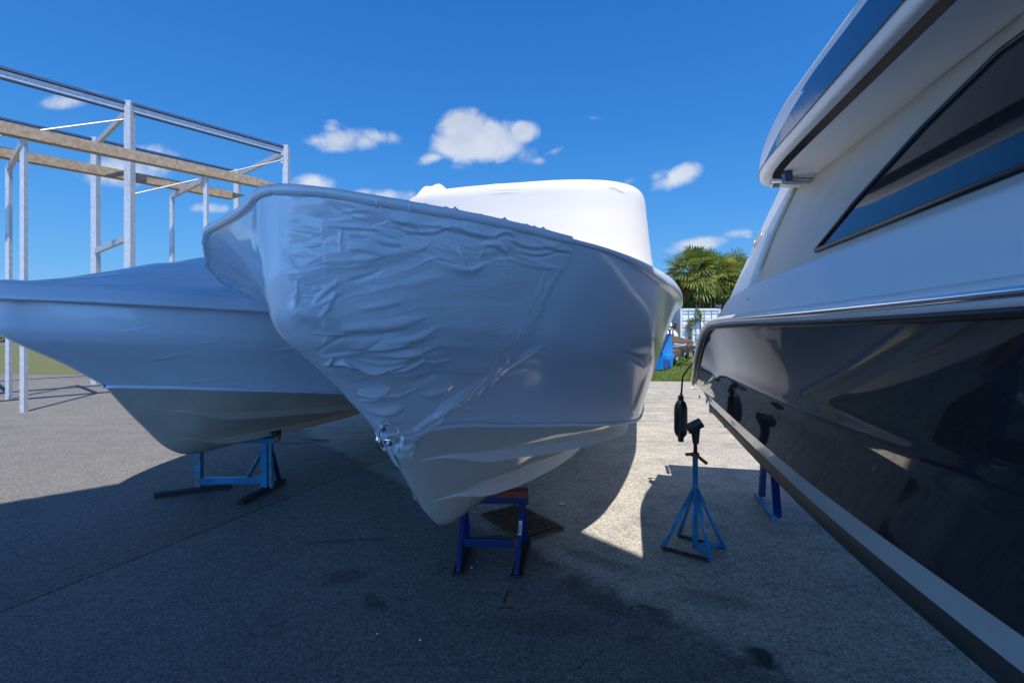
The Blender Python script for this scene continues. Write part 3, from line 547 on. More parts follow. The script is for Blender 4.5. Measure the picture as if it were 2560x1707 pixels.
    # gunwale: ragged little tufts
    tuft = np.maximum(vnoise(X[-9:] / 3.1, Y[-9:] * 0, 31) + 1.1 * vnoise(X[-9:] / 17, Y[-9:] * 0, 33) - .42, 0) * .035; P1[-9:, :, 2] += tuft * (sg > .1)
    sg2 = np.concatenate([np.linspace(0, .25, 60) ** 1.5 / .25 ** .5, np.linspace(.25, 2.3, 260)[1:]])
    Q = hull.side(sg2, 150, -1, below=False); NQ = gnormal(Q)
    if (NQ[75, 150] @ np.array([hull.n[0], hull.n[1], 0])) > 0: NQ = -NQ
    qx = sg2[None, :] * np.ones((Q.shape[0], 1)); qz = Q[..., 2]
    HQ = .010 * vnoise(qx * 4, qz * 14, 41) + .006 * vnoise(qx * 11, qz * 22, 42); HQ *= sst(0, .04, qx)
    Q1 = Q + NQ * (.009 + HQ)[..., None]; Q1[:, 0] = Q[:, 0] + np.array([-hull.u[0], -hull.u[1], 0]) * .009
    # piece wrapped under the forefoot
    sb_ = np.linspace(hull.sc0, 1.25, 160); W_, S = np.meshgrid(np.linspace(0, 1, 110), sb_, indexing='ij'); Bt = hull.bot(W_, S, 1); NB = gnormal(Bt)
    if (NB[60, 80] @ np.array([hull.n[0], hull.n[1], 0])) < 0: NB = -NB
    pb = proj(Bt); mb = inpoly(pb[..., 0] + 8 * vnoise(pb[..., 0] / 9, pb[..., 1] / 9, 51), pb[..., 1] + 8 * vnoise(pb[..., 0] / 7, pb[..., 1] / 8, 52), SEAM)
    HB = np.zeros(mb.shape); 
    for (a, b, bd, w_, h) in [((975, 1115), (1035, 1110), .1, 3, 9), ((985, 1120), (1010, 1140), -.2, 4, 8), ((1005, 1095), (1030, 1098), -.1, 3, 8), ((1040, 1095), (1090, 1058), 0, 4, 8), ((1020, 1092), (1075, 1062), .05, 4, 8), ((1000, 1125), (1030, 1108), .1, 5, 9), ((960, 1085), (1020, 1075), .1, 6, 6)]: ridge(pb[..., 0], pb[..., 1], HB, bez(a, b, bd), w_, h * .001, 1)
    HB += .006 * vnoise(pb[..., 0] / 12, pb[..., 1] / 9, 53)
    B1 = Bt + NB * (.010 + HB)[..., None]
    Bs = hull.bot(W_, S, -1);  NS = gnormal(Bs)
    if (NS[60, 80] @ np.array([hull.n[0], hull.n[1], 0])) > 0: NS = -NS
    Bs = Bs + NS * .010
    o = join_mesh('bow_film', [(P1, mask, True), (Q1, None, False), (B1, mb, True), (Bs, S < .82, False)], M['film'], root, label='creased and bunched film over the bow', weld=True)
    # deck cover
    s = np.linspace(0.02, hull.L, 90); t_ = np.linspace(-1, 1, 15); S, T = np.meshgrid(s, t_); bb = hull.sb(S) - .1 * np.minimum(1, S); bb = np.where(T < 0, bb * hull.stbd(S), bb)
    grid_mesh('deck_film', hull.W(S, bb * T, hull.sz(S) + .0 + .06 * (1 - T * T) * np.minimum(1, S) - .012), M['canopy'], root)
    # transom
    v = np.linspace(0, 1, 12); hb = hull.L; pts = [hull.W(hb, 0, hull.zk(hb))] + [hull.W(hb, 1.05 + .33 * a, .76 + (1.86 - .76) * a) for a in v] + [hull.W(hb, -1.05 - .33 * a, .76 + (1.86 - .76) * a) for a in v[::-1]]
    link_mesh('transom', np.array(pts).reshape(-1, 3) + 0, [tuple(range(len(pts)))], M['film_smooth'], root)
    # canopy
    c0 = np.array([.125, 5.23]); hw, hl = 1.25, .80; u = np.array(hull.u); n_ = np.array(hull.n); ph = np.linspace(0, 2 * np.pi, 241)
    cs, sn = np.cos(ph), np.sin(ph); ex_ = 2 / 3.0; ox = np.sign(cs) * np.abs(cs) ** ex_; oy = np.sign(sn) * np.abs(sn) ** ex_
    # front half rounder, rear long
    lens = np.where(oy > 0, hl, 2.3)
    rows = []
    prof = [(1.14, 1.86), (1.12, 1.93), (1.095, 2.02), (1.065, 2.18), (1.04, 2.36), (1.022, 2.52), (1.008, 2.64), (1.0, 2.74), (.995, 2.79), (.985, 2.83), (.965, 2.865), (.935, 2.888), (.88, 2.903), (.75, 2.918), (.5, 2.93), (.25, 2.935), (.01, 2.935)]
    fz = pchip(*zip(*[(i, p[1]) for i, p in enumerate(prof)])); fk = pchip(*zip(*[(i, p[0]) for i, p in enumerate(prof)]))
    for i in np.linspace(0, len(prof) - 1, 150):
        k = float(fk(i)); z = float(fz(i)); off = max(k - 1, 0) if k > 1 else 0
        sc_ = min(k, 1)
        bx = ox * (hw * sc_ + off); sy = -oy * (lens * sc_ + off)
        rows.append(np.stack([c0[0] + bx * n_[0] + sy * u[0], c0[1] + bx * n_[1] + sy * u[1], np.full_like(bx, z)], -1))
    P = np.array(rows); pr = proj(P); X, Y = pr[..., 0], pr[..., 1]; N_ = gnormal(P)
    if N_[40, 60] @ np.array([0, -1., 0]) < 0: N_ = -N_
    H = np.zeros(X.shape); frontm = (P[..., 1] < 5.2)
    for (a, b) in [((1218, 466), (1262, 458)), ((1225, 472), (1280, 460)), ((1235, 479), (1285, 465)), ((1245, 484), (1290, 472)), ((1520, 466), (1545, 472)), ((1540, 470), (1560, 482))]:
        ridge(X, Y, H, bez(a, b, .04), 3.2, .010, 0)
    H *= frontm; H += .004 * vnoise(ph[None, :] * 6 + 0 * X, P[..., 2] * 5, 61)
    P = P + N_ * H[..., None]
    for (bx, sy, r_, hh) in [(-1.0, -.30, .095, .13), (-.83, -.32, .11, .14)]:   # lumps of gear under the film on the roof
        q = c0 + bx * n_ + sy * u; d2 = ((P[..., 0] - q[0]) ** 2 + (P[..., 1] - q[1]) ** 2) / r_ ** 2; P[..., 2] += hh * np.exp(-d2) * (P[..., 2] > 2.7)
    grid_mesh('canopy_film', P, M['canopy'], root, label='tall smooth white film drum over the helm')
    # bow eye
    i = hull.s_of_z(1.13); e = np.array([hull.B[0] + hull.u[0] * .60 + hull.n[0] * .045, hull.B[1] + hull.u[1] * .60 + hull.n[1] * .045, 1.135]); fwd = np.array([-hull.u[0] * .75, -hull.u[1] * .75, -.55]); fwd /= np.linalg.norm(fwd)
    dn = np.array([hull.u[0] * .6, hull.u[1] * .6, -.8]); dn /= np.linalg.norm(dn); sd = np.array([hull.n[0], hull.n[1], 0])
    mb_ = MB(); mb_.tube([e - dn * .045 + fwd * .0, e - dn * .05 + fwd * .035, e - dn * .03 + fwd * .065, e + fwd * .075, e + dn * .03 + fwd * .065, e + dn * .05 + fwd * .035, e + dn * .045], .0085, 12)
    mb_.tube([e - dn * .045 + sd * .004 - fwd * .01, e - dn * .045 + fwd * .012], .02, 14); mb_.tube([e + dn * .045 - fwd * .01, e + dn * .045 + fwd * .012], .02, 14)
    mb_.build('bow_eye', M['chrome'], root, smooth=True)
    # torn lip of film round the eye, and loose tails below it
    pts = []
    for k in range(26):
        a = k / 25 * 1.5 * math.pi - .3; rr = .052 + .006 * math.sin(k * 2.1); pts.append([e + dn * rr * 1.15 * math.cos(a) + sd * (rr * .7 * math.sin(a) + .03) + fwd * .004, e + dn * (rr + .026) * 1.15 * math.cos(a) + sd * ((rr + .02) * .75 * math.sin(a) + .035) + fwd * (.02 + .012 * math.sin(k * 1.7))])
    P = np.array(pts).transpose(1, 0, 2); m_ = grid_mesh('film_tear', P, M['film'], root); m_.modifiers.new('s', 'SOLIDIFY').thickness = .0015
    return root
build_main()

# left boat
LEFT = dict(MAIN); LEFT.update(B=(-3.14, 2.97), L=8.4,
    cb=[(0, 0), (.1, .12), (.25, .27), (.7, .58), (1.25, .76), (1.85, .90), (2.45, 1.02), (3.35, 1.05), (7.75, 1.0)],
    cz=[(0, 1.16), (.25, 1.13), (.7, 1.065), (1.25, .985), (1.8, .905), (2.45, .85), (3.35, .82), (7.75, .8)],
    sb=[(0, 0), (.03, .08), (.12, .17), (.303, .32), (.503, .46), (.94, .72), (1.3, .90), (1.8, 1.05), (2.5, 1.17), (3.4, 1.25), (5, 1.28), (8.4, 1.2)],
    sz=[(0, 1.86), (.5, 1.84), (.94, 1.82), (1.3, 1.80), (2.3, 1.77), (3.4, 1.75), (5, 1.74), (8.4, 1.75)], stem=[(.65, 1.16), (.36, 1.38), (.19, 1.49), (.08, 1.57), (.02, 1.65), (.005, 1.75), (0, 1.86)],
    keel=[(.65, 1.16), (.8, .97), (1.0, .74), (1.15, .58), (1.28, .50), (1.42, .47), (1.65, .46), (8.4, .47)])
lh = WHull(**LEFT); lh.asym = 0; lh.lip_rows = ((.03, -.105), (.085, -.110), (.100, -.104), (.100, -.092), (.088, -.078), (.06, -.05), (.03, -.022), (.0, .0), (-.03, .012), (-.08, .02), (-.14, .02))
def build_left():
    root = thing('wrapped_boat', (lh.B[0] + 3 * lh.u[0], lh.B[1] + 3 * lh.u[1], 0), 'smaller film wrapped boat with tan bottom, behind and left of the creased bow', 'boat', 'film-wrapped boats on stands')
    s = lh.sc0 + (lh.L - lh.sc0) * np.linspace(0, 1, 160) ** 1.7; W_, S = np.meshgrid(np.linspace(0, 1, 24), s, indexing='ij')
    join_mesh('hull', [(lh.bot(W_, S, 1), None, False), (lh.bot(W_, S, -1), None, True)], M['gel_tan'], root)
    wu = pchip([.88, 1.11, 1.45, 2, 9], [.52, .72, .76, .76, .78]); wl = pchip([1.09, 1.24, 1.63, 2.2, 9], [.26, .40, .42, .42, .42])
    for sgn in (1, -1):
        for s0, wf, hg, e_ in ((.88, wu, .05, 6), (1.09, wl, .05, 3.9)):
            grid_mesh('strake', strake(lh, s0, e_, wf, hg, sgn), M['gel_tan'], root, flip=sgn > 0, smooth=False)
    sg = np.minimum(lh.L * np.linspace(0, 1, 360) ** 1.6, lh.L - .66)
    P = lh.side(sg, 120, 1); pr = proj(P); X, Y = pr[..., 0], pr[..., 1]; N_ = gnormal(P)
    if (N_[60, 200] @ np.array([lh.n[0], lh.n[1], 0])) < 0: N_ = -N_
    H = np.zeros(X.shape)
    for (a, b, h) in [((682, 872), (712, 866), -5), ((684, 880), (735, 866), 5), ((683, 882), (712, 874), -5), ((680, 895), (745, 874), -6), ((690, 923), (725, 915), 5), ((700, 905), (745, 896), 2), ((500, 860), (560, 848), 5), ((380, 900), (470, 880), 6), ((300, 830), (380, 815), 5), ((640, 970), (700, 968), 4), ((700, 971), (760, 973), 4), ((795, 973), (830, 978), 4), ((560, 960), (600, 962), 4), ((450, 950), (520, 952), 4)]:
        ridge(X, Y, H, bez(a, b, .03), 2.6, h * .001, 0)
    H += .004 * vnoise(X / 70, Y / 50, 14) + .004 * vnoise(X / 16, Y / 7, 15) * (Y > 955)
    P = P + N_ * H[..., None]; Q = lh.side(sg[::2], 40, -1)
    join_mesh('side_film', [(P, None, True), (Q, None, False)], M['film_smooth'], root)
    # tent cover over the deck
    s = np.linspace(0.0, lh.L, 150); t_ = np.linspace(-1, 1, 61); S, T = np.meshgrid(s, t_); bb = np.maximum(lh.sb(S) - .035, 0)
    rg = .50 * sst(0, 2.6, S) + .1 * np.minimum(S, 1); Z = lh.sz(S) + .006 + rg * (1 - np.abs(T) ** 1.35) + .012 * vnoise(S * 5, T * 9, 71)
    Pz = lh.W(S, bb * T, Z); grid_mesh('cover_film', Pz, M['film'], root, label='taut tent of film over the deck')
    hb = lh.L; v = np.linspace(0, 1, 8); pts = [lh.W(hb, 0, .47)] + [lh.W(hb, 1.0 + .2 * a, .8 + .95 * a) for a in v] + [lh.W(hb, -1.0 - .2 * a, .8 + .95 * a) for a in v[::-1]]
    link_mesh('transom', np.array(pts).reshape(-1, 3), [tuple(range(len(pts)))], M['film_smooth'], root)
build_left()
# ------------------------------------------------------------------ the dark boat on the right
KR = .90
class RB:
    B = (1.40, -2.77); th = R(12.5); u = (math.sin(R(12.5)), math.cos(R(12.5))); n = (math.cos(R(12.5)), -math.sin(R(12.5)))
def rw(s, b, z):                                            # b < 0 is the side we see
    s, b, z = np.broadcast_arrays(np.asarray(s, float), np.asarray(b, float), np.asarray(z, float))
    return np.stack([(RB.B[0] + s * RB.u[0] + b * RB.n[0]) * KR, (RB.B[1] + s * RB.u[1] + b * RB.n[1]) * KR, 1.6 - (1.6 - z) * KR], -1)
def r_at(x, b, y=None, z=None):                             # the station on plane b seen in column x
    r = (x - CX) / F; s = (RB.B[0] + b * RB.n[0] - r * (RB.B[1] + b * RB.n[1])) / (r * RB.u[1] - RB.u[0]); P = rw(s, b, 0)
    return float(s), 1.6 - (1.6 - (1.6 + (HY - y) * float(P[1]) / F)) / KR if y is not None else None
rzr = pchip([0, 2, 4, 6.0, 6.35, 6.6, 6.9, 7.4, 7.95], [1.80, 1.70, 1.645, 1.62, 1.605, 1.56, 1.43, 1.21, 1.0])
rbr = pchip([0, .3, 1, 2, 3.5, 5, 6.8, 7.95], [0.02, .38, .78, 1.10, 1.27, 1.30, 1.29, 1.20])
rzc = pchip([0, 1, 2, 4, 7.95], [1.15, 1.02, .96, .92, .90]); rbc = pchip([0, .3, 1, 2, 3.5, 5, 7.95], [0.01, .18, .50, .86, 1.10, 1.17, 1.12])
rzt = pchip([0, 3, 5.8, 6.6, 6.9, 7.1, 7.35, 7.65, 7.95], [2.0, 1.93, 1.87, 1.83, 1.79, 1.62, 1.38, 1.17, 1.03])
def build_right():
    c0 = rw(5, 0, 0); root = thing('motor_boat', (float(c0[0]), float(c0[1]), 0), 'glossy dark hulled motor boat with white deck and raked hardtop, at the right edge', 'boat')
    s = np.concatenate([np.linspace(0, 1, 30) ** 1.4 * 1.5, np.linspace(1.5, 7.95, 150)[1:]])
    for part, lo, hi, m_, k in (('hull', 0, 1, 'navy_gel', 40), ('hull_bottom', 0, 1, 'cream', 12)):
        Ps = []
        for sg in (-1, 1):
            V_, S = np.meshgrid(np.linspace(0, 1, k), s, indexing='ij')
            if part == 'hull':
                b = rbc(S) + (rbr(S) - rbc(S)) * V_ ** (1.5) ; z = rzc(S) + (rzr(S) - .03 - rzc(S)) * V_
                b = b + .006 * np.exp(-((V_ - .46) / .05) ** 2)
            else:
                b = (rbc(S) - .03) + (-.035) * (1 - V_); z = rzc(S) - .13 + .13 * V_
            Ps.append((rw(S, sg * b, z), None, sg > 0))
        join_mesh(part, Ps, M[m_], root)
    Ps = []
    for sg in (-1, 1):
        V_, S = np.meshgrid(np.linspace(0, 1, 10), s, indexing='ij'); zb = rzc(S) - .13; b1 = np.maximum(rbc(S) - .065, 0)
        b = np.where(V_ < .15, b1 + .0 * V_, b1 * (1 - (V_ - .15) / .85)); kz = .46 + .5 * sst(1.6, 0, S)
        z = np.where(V_ < .15, zb - .10 * V_ / .15, (zb - .10) + (kz - (zb - .10)) * (V_ - .15) / .85); Ps.append((rw(S, sg * b, z), None, sg < 0))
    join_mesh('keel_band', Ps, M['brown'], root)  # dark brown band and bottom below the cream strip
    # rub rail: white strip with a bright insert
    for nm, off, r_, m_ in (('rub_rail', .020, .030, 'white_gel'), ('rail_insert', .048, .010, 'chrome'), ('rail_groove', .030, .012, 'black')):
        mb = MB()
        for sg in (-1, 1):
            zz = rzr(s) + (-.034 if nm == 'rail_groove' else 0)
            pts = rw(s, sg * (rbr(s) + off - .012), zz); mb.tube([tuple(p) for p in pts], r_, 10)
        mb.build(nm, M[m_], root, smooth=True)
    # white deck moulding
    Ps = []
    for sg in (-1, 1):
        rows = []
        for (db, f, dz) in ((0, 0, .0), (-.010, 0, .02), (-.03, .10, .02), (-.16, .80, .01), (-.185, .92, .012), (-.215, 1, .015), (-.26, 1, .02), (-.33, 1, .016), (-.36, 1, -.03), (-.37, .3, -.1), (-.37, 0, -.3)):
            zt = rzt(s); zr = rzr(s); rows.append(rw(s, sg * np.maximum(rbr(s) + db, .0), zr + (zt - zr) * f + dz * np.minimum(1, (zt - zr) / .1 + .3)))
        Ps.append((np.array(rows), None, sg > 0))
    P0, _, f0 = Ps[0]
    join_mesh('deck', Ps, M['white_gel'], root)
    S, T = np.meshgrid(np.linspace(0, 7.9, 60), np.linspace(-1, 1, 9), indexing='ij'); fl = 1.30 + .62 * sst(3.2, 2.6, S)
    grid_mesh('cockpit_floor', rw(S, T * np.maximum(rbr(S) - .37, 0), fl), M['white_gel'], root, smooth=False)
    pts = [rw(7.95, b, z) for b, z in ((0, .46), (-1.06, .67), (-1.06, .77), (-1.12, .90), (-1.2, 1.0), (-1.17, 1.03), (1.17, 1.03), (1.2, 1.0), (1.12, .90), (1.06, .77), (1.06, .67))]
    link_mesh('transom', np.array(pts), [tuple(range(len(pts)))], M['white_gel'], root)
    # swim platform
    mb = MB(); mb.prism([(0, 0), (.42, .03), (.42, .09), (.0, .10)], tuple(rw(7.95, -1.08, .93)), tuple(rw(7.95, 1.08, .93)), (RB.u[0], RB.u[1], 0), (0, 0, 1)); mb.build('swim_platform', M['white_gel'], root, bevel=.01)
    mb = MB(); a, b = rw(8.28, -1.12, .975), rw(8.05, -1.13, .86); mb.tube([rw(8.0, -1.10, 1.06), rw(8.34, -1.10, 1.05), rw(8.36, -1.10, .93)], .018, 10); mb.build('platform_rail', M['chrome'], root, smooth=True)
    # raked arch leg on each side, hardtop
    LB = lambda z, o=0.0: 1.03 - .45 * (z - 1.8) - o        # the legs and side screens lean inboard
    def at_px(x, y, o=0.0):
        z = 2.0
        for _ in range(40): s_, z = r_at(x, -LB(z, o), y)
        return s_, z
    LE = [at_px(*p) for p in ((1819, 753), (1870, 641), (1920, 532), (1975, 418), (2035, 300), (2075, 225))]; RE = [at_px(*p) for p in ((1866, 736), (1893, 661), (1922, 583), (1985, 452), (2070, 312), (2125, 225))]
    def leg(sg):
        V = []
        for (sa, za), (sb_, zb) in zip(LE, RE):
            V += [rw(sa, sg * (LB(za) - .012), za), rw(sa - .02, sg * LB(za), za - .006), rw(sb_ + .02, sg * LB(zb), zb + .010), rw(sb_, sg * (LB(zb) - .015), zb), rw(sb_, sg * (LB(zb) - .09), zb), rw(sa, sg * (LB(za) - .09), za)]
        Fc = []; n = len(LE)
        for i in range(n - 1):
            for k in range(6): Fc.append((i * 6 + k, i * 6 + (k + 1) % 6, (i + 1) * 6 + (k + 1) % 6, (i + 1) * 6 + k))
        Fc += [tuple(range(6)), tuple(range((n - 1) * 6, n * 6))]
        return link_mesh('arch_leg', np.array(V), Fc, M['white_gel'], root)
    leg(-1); leg(1)
    for sg in (-1, 1):                                      # cream screen that closes the side forward of the leg
        Wp = [(RE[0][0] + .05, RE[0][1] - .02), (RE[1][0] + .02, RE[1][1]), (RE[2][0] + .02, RE[2][1]), (RE[3][0] + .02, RE[3][1]), (5.0, 2.70), (3.6, 2.70), (3.3, 1.86)]; n = len(Wp)
        V = [rw(a, sg * LB(z, .05), z) for a, z in Wp] + [rw(a, sg * LB(z, .08), z) for a, z in Wp]
        link_mesh('side_lining', np.array(V), [tuple(range(n)), tuple(range(n, 2 * n))] + [(i, (i + 1) % n, n + (i + 1) % n, n + i) for i in range(n)], M['beige'], root)
        mb = MB(); mb.tube([rw(a - .02, sg * LB(z, .035), z - .01) for a, z in Wp[:4]], .012, 8); mb.build('lining_welt', M['cream'], root, smooth=True)
        Wp = [(5.50, 2.02), (5.25, 2.22), (4.85, 2.45), (4.5, 2.58), (3.75, 2.58), (3.6, 2.04)]
        V = [rw(a, sg * LB(z, .042), z) for a, z in Wp] + [rw(a, sg * LB(z, .052), z) for a, z in Wp]
        link_mesh('side_window', np.array(V), [tuple(range(6)), tuple(range(6, 12))] + [(i, (i + 1) % 6, 6 + (i + 1) % 6, 6 + i) for i in range(6)], M['glassd'], root)
        mb = MB(); mb.tube([rw(a, sg * LB(z, .040), z) for a, z in Wp + Wp[:1]], .012, 8); mb.build('window_gasket', M['black'], root, smooth=True)
    # hardtop: rounded slab, sky reflection put in as a dark blue strip along its edge
    def plan(k):                                            # outline, front to back
        pts = []
        for t in np.linspace(0, 2 * math.pi, 129)[:-1]:
            c_, s_ = math.cos(t), math.sin(t); a = 1.80 * np.sign(c_) * abs(c_) ** .30; b = .98 * np.sign(s_) * abs(s_) ** .30; pts.append((5.03 + a * k, b * (k if k < 1 else 1) + 0))
        return pts
    rows = []
    for k, z in ((.93, 2.705), (.97, 2.70), (.995, 2.715), (1.0, 2.74), (.995, 2.80), (.985, 2.84), (.96, 2.87), (.90, 2.885), (.6, 2.91), (.02, 2.925)):
        rows.append(np.array([rw(5.03 + (a - 5.03) * 1.0, b, z + .10 * sst(6.9, 5.8, a) * 0 + .16 * (z > 2.72) * sst(6.9, 5.6, a) * (1 if k > .9 else 1)) for a, b in [((x - 5.03) * k / 1.0 + 5.03, y * k) for x, y in plan(1)] + [((plan(1)[0][0] - 5.03) * k + 5.03, plan(1)[0][1] * k)]]))
    grid_mesh('hardtop', np.array(rows), M['white_gel'], root)
    pl = plan(.93); link_mesh('headliner', np.array([rw(a, b * .93, 2.706) for a, b in pl]), [tuple(range(len(pl)))], M['white_gel'], root)
    for sg in (-1, 1):
        ss = np.linspace(3.8, 6.62, 40); V = []
        for a in ss:
            cc_ = min(abs(a - 5.03) / 1.80, 1) ** (1 / .30); bo = .98 * max(1 - cc_ * cc_, 0) ** .15; t = (6.62 - a) / 2.8; zb = 2.745 + .01 * t; zt = 2.748 + .085 * sst(0, .5, t) + .10 * sst(.1, .5, t); V.append(rw(a, sg * (bo + .004), zb)); V.append(rw(a, sg * (bo - .006), zt))
        V2 = [p + np.array([RB.n[0], RB.n[1], 0]) * .004 * sg for p in V]
        n = len(ss); link_mesh('sky_reflection', np.array(V2), [(2 * i, 2 * i + 2, 2 * i + 3, 2 * i + 1) for i in range(n - 1)], M['dkblue'], root)  # strip coloured as the sky mirrored in the hardtop edge
    mb = MB(); mb.tube([rw(6.45, -.86, 2.69), rw(6.45, -.5, 2.66), rw(6.45, .5, 2.66), rw(6.45, .86, 2.69)], .022, 10); mb.build('grab_rail', M['steel'], root, smooth=True)
    mb = MB(); mb.tube([rw(6.52, -.82, 2.65), rw(6.52, -.82, 2.71)], .03, 12); mb.build('rod_holder', M['steel'], root, smooth=True)
    mb = MB(); mb.box(rw(6.30, -.80, 2.675), (.05, .05, .09)); mb.build('speaker', M['dkblue'], root, bevel=.006)
    # windscreen ahead of the lining
    V = [rw(3.3, -.95, 1.88), rw(3.6, -.61, 2.68), rw(3.6, .61, 2.68), rw(3.3, .95, 1.88), rw(2.2, .5, 1.93), rw(2.2, -.5, 1.93)]
    link_mesh('windscreen', np.array(V), [(0, 1, 2, 3), (0, 5, 4, 3), (0, 1, 5), (1, 2, 4, 5), (2, 3, 4)], M['glassd'], root)
    # emblem on the leg
    sE, zE = at_px(1896.5, 599); ctr = rw(sE, -LB(zE), zE); nn_ = np.array([RB.n[0], RB.n[1], 0]); Uv = np.array([RB.u[0], RB.u[1], 0]); Zv = nn_ * .45 + np.array([0, 0, 1.]); Zv /= np.linalg.norm(Zv); No = np.cross(Uv, Zv)
    if No @ nn_ > 0: No = -No
    def disc(r0, t0, t1, nm, m_, par):
        mb = MB(); mb.tube([ctr + No * t0, ctr + No * t1], r0, 40); return mb.build(nm, M[m_], par)
    em = disc(.072, -.002, .008, 'emblem', 'bluedisc', root)
    mb = MB()
    def ringp(r0, a0=0, a1=2 * math.pi, n=40, off=.009): return [ctr + Uv * r0 * math.cos(t) + Zv * r0 * math.sin(t) + No * off for t in np.linspace(a0, a1, n)]
    mb.tube(ringp(.070), .0055, 8); o = mb.build('emblem_ring', M['silver'], None, smooth=True); o.parent = em; 
    mb = MB()
    def st(pts, r_=.0032): mb.tube([ctr - Uv * a * .072 + Zv * b * .072 + No * .010 for a, b in pts], r_, 6)
    st([(-.62, -.62), (-.25, -.30), (.1, .25), (.28, .62), (.34, .30), (.36, -.25), (.46, -.55)]); st([(-.80, -.38), (-.55, -.22), (-.1, -.10), (.42, -.05)]); st([(-.3, .28), (-.45, .02), (-.28, -.12), (.02, .05), (.05, .3), (-.15, .4), (-.3, .28)]); st([(-.85, -.50), (-.6, -.45)], .006)
    o = mb.build('emblem_script', M['silver'], None, smooth=True); o.parent = em
    for o in em.children:
        V = np.array([v.co[:] for v in o.data.vertices]) - np.array(root.location) - 0; o.data.vertices.foreach_set('co', V.ravel()); o.data.update()
    # fittings
    No = -np.array([RB.n[0], RB.n[1], 0]); Zv = np.array([0, 0, 1.])
    for (x, y, b, r_) in ((1753, 917, None, .016), (1749, 992, None, .017), (1767, 1003, None, .020), (1813, 1062, None, .020), (1730, 970, None, .010)):
        b0 = -1.17
        for _ in range(6):
            s_, z_ = r_at(x, b0, y); v = np.clip((z_ - float(rzc(s_))) / (float(rzr(s_)) - .03 - float(rzc(s_))), 0, 1); b0 = -(float(rbc(s_)) + (float(rbr(s_)) - float(rbc(s_))) * v ** 1.5)
            if z_ < float(rzc(s_)): b0 = -(float(rbc(s_)) - .04)
        c_ = rw(s_, b0, z_); mb = MB(); mb.tube([c_ - No * .004, c_ + No * .006], r_, 16); mb.tube([c_ + No * .004, c_ + No * .008], r_ * .55, 14); mb.build('drain_fitting', M['steel'], root, smooth=False)
    No = -np.array([RB.n[0], RB.n[1], 0]); Zv = np.array([0, 0, 1.])
    for x, y in ((1878, 758), (1905, 718), (1800, 765), (1862, 737)):
        b0 = -1.18 if y > 750 else -1.10; s_, z_ = r_at(x, b0, y); c_ = rw(s_, b0, z_); mb = MB(); mb.tube([c_ - No * .01 - Uv * .0, c_ + No * .02], .009, 10)
        if x == 1878: mb.tube([c_ + No * .02 - Uv * .04 + Zv * .02, c_ + No * .024 + Uv * .05 - Zv * .03], .007, 8)
        mb.build('deck_cleat', M['chrome'], root, smooth=True)
    # side rail along the foredeck
    mb = MB(); ss = np.linspace(.3, 3.4, 24); mb.tube([rw(a, -(float(rbr(a)) - .14), float(rzt(a)) + .28) for a in ss], .014, 8)
    for a in (.3, 1.1, 1.9, 2.7, 3.4): mb.tube([rw(a, -(float(rbr(a)) - .14), float(rzt(a)) + .28), rw(a, -(float(rbr(a)) - .13), float(rzt(a)))], .012, 8)
    mb.build('bow_rail', M['chrome'], root, smooth=True)
build_right()

# ------------------------------------------------------------------ fender and its line
def build_fender():
    d = 4.60; fx = (1702 - CX) / F * d; z = lambda y: CAMZ - (y - HY) * d / F
    root = thing('boat_fender', (fx, d, 0), 'black fender hanging on a black line off the stern of the dark boat', 'fender')
    prof = [(1001, .034), (1004, .050), (1008, .061), (1013, .069), (1019, .0745), (1027, .077), (1045, .077), (1060, .077), (1073, .077), (1079, .074), (1084, .067), (1089, .054), (1092, .040), (1095, .034), (1100, .033)]
    mb = MB(); pts = [(fx, d, z(y)) for y, r_ in prof]; mb.tube(pts, [r_ * .78 for y, r_ in prof], 28); mb.build('body', M['black'], root, smooth=True)
    for y0, y1 in ((993, 1003), (1092, 1099)):
        mb = MB(); zc_, h_ = (z(y0) + z(y1)) / 2, abs(z(y0) - z(y1)) + .02; w_ = .034; rr = .008; ring = []
        cx_, cz = fx, zc_ + (.008 if y0 < 1000 else -.008)
        for i in range(20):
            t = 2 * math.pi * i / 20; ring.append((cx_ + rr * math.cos(t), cz + rr * math.sin(t)))
        out = []
        for i in range(20):
            t = 2 * math.pi * i / 20; m_ = max(abs(math.cos(t)), abs(math.sin(t))); out.append((cx_ + w_ * .7 * math.cos(t) / m_, cz + (h_ / 2) * math.sin(t) / m_))
        V = [(x_, d - .012, z_) for x_, z_ in ring + out] + [(x_, d + .012, z_) for x_, z_ in ring + out]; n = 20; Fc = []
        for i in range(n):
            j = (i + 1) % n; Fc += [(i, j, n + j, n + i), (2 * n + i, 3 * n + i, 3 * n + j, 2 * n + j), (i, 2 * n + i, 2 * n + j, j), (n + i, n + j, 3 * n + j, 3 * n + i)]
        mb.add(V, Fc); mb.build('eyelet', M['black'], root)
    top = rw(7.55, -1.25, 1.17); mb = MB()
    P_ = [(fx, d, z(1000)), (fx + .004, d, z(990)), (fx + .012, d, z(960)), (fx + .016, d + .0, z(943)), (fx + .05, d - .02, z(925)), (fx + .11, d - .07, z(900)), ((1732 - CX) / F * 4.45, 4.45, CAMZ - (878 - HY) * 4.45 / F), (float(top[0]) + .03, float(top[1]) - .2, 1.36)]
    mb.tube(P_, .0085, 10); mb.tube([(fx - .012, d - .01, z(992)), (fx + .012, d + .01, z(988)), (fx, d, z(984))], .012, 8); mb.build('line', M['rope'], root, smooth=True)
build_fender()

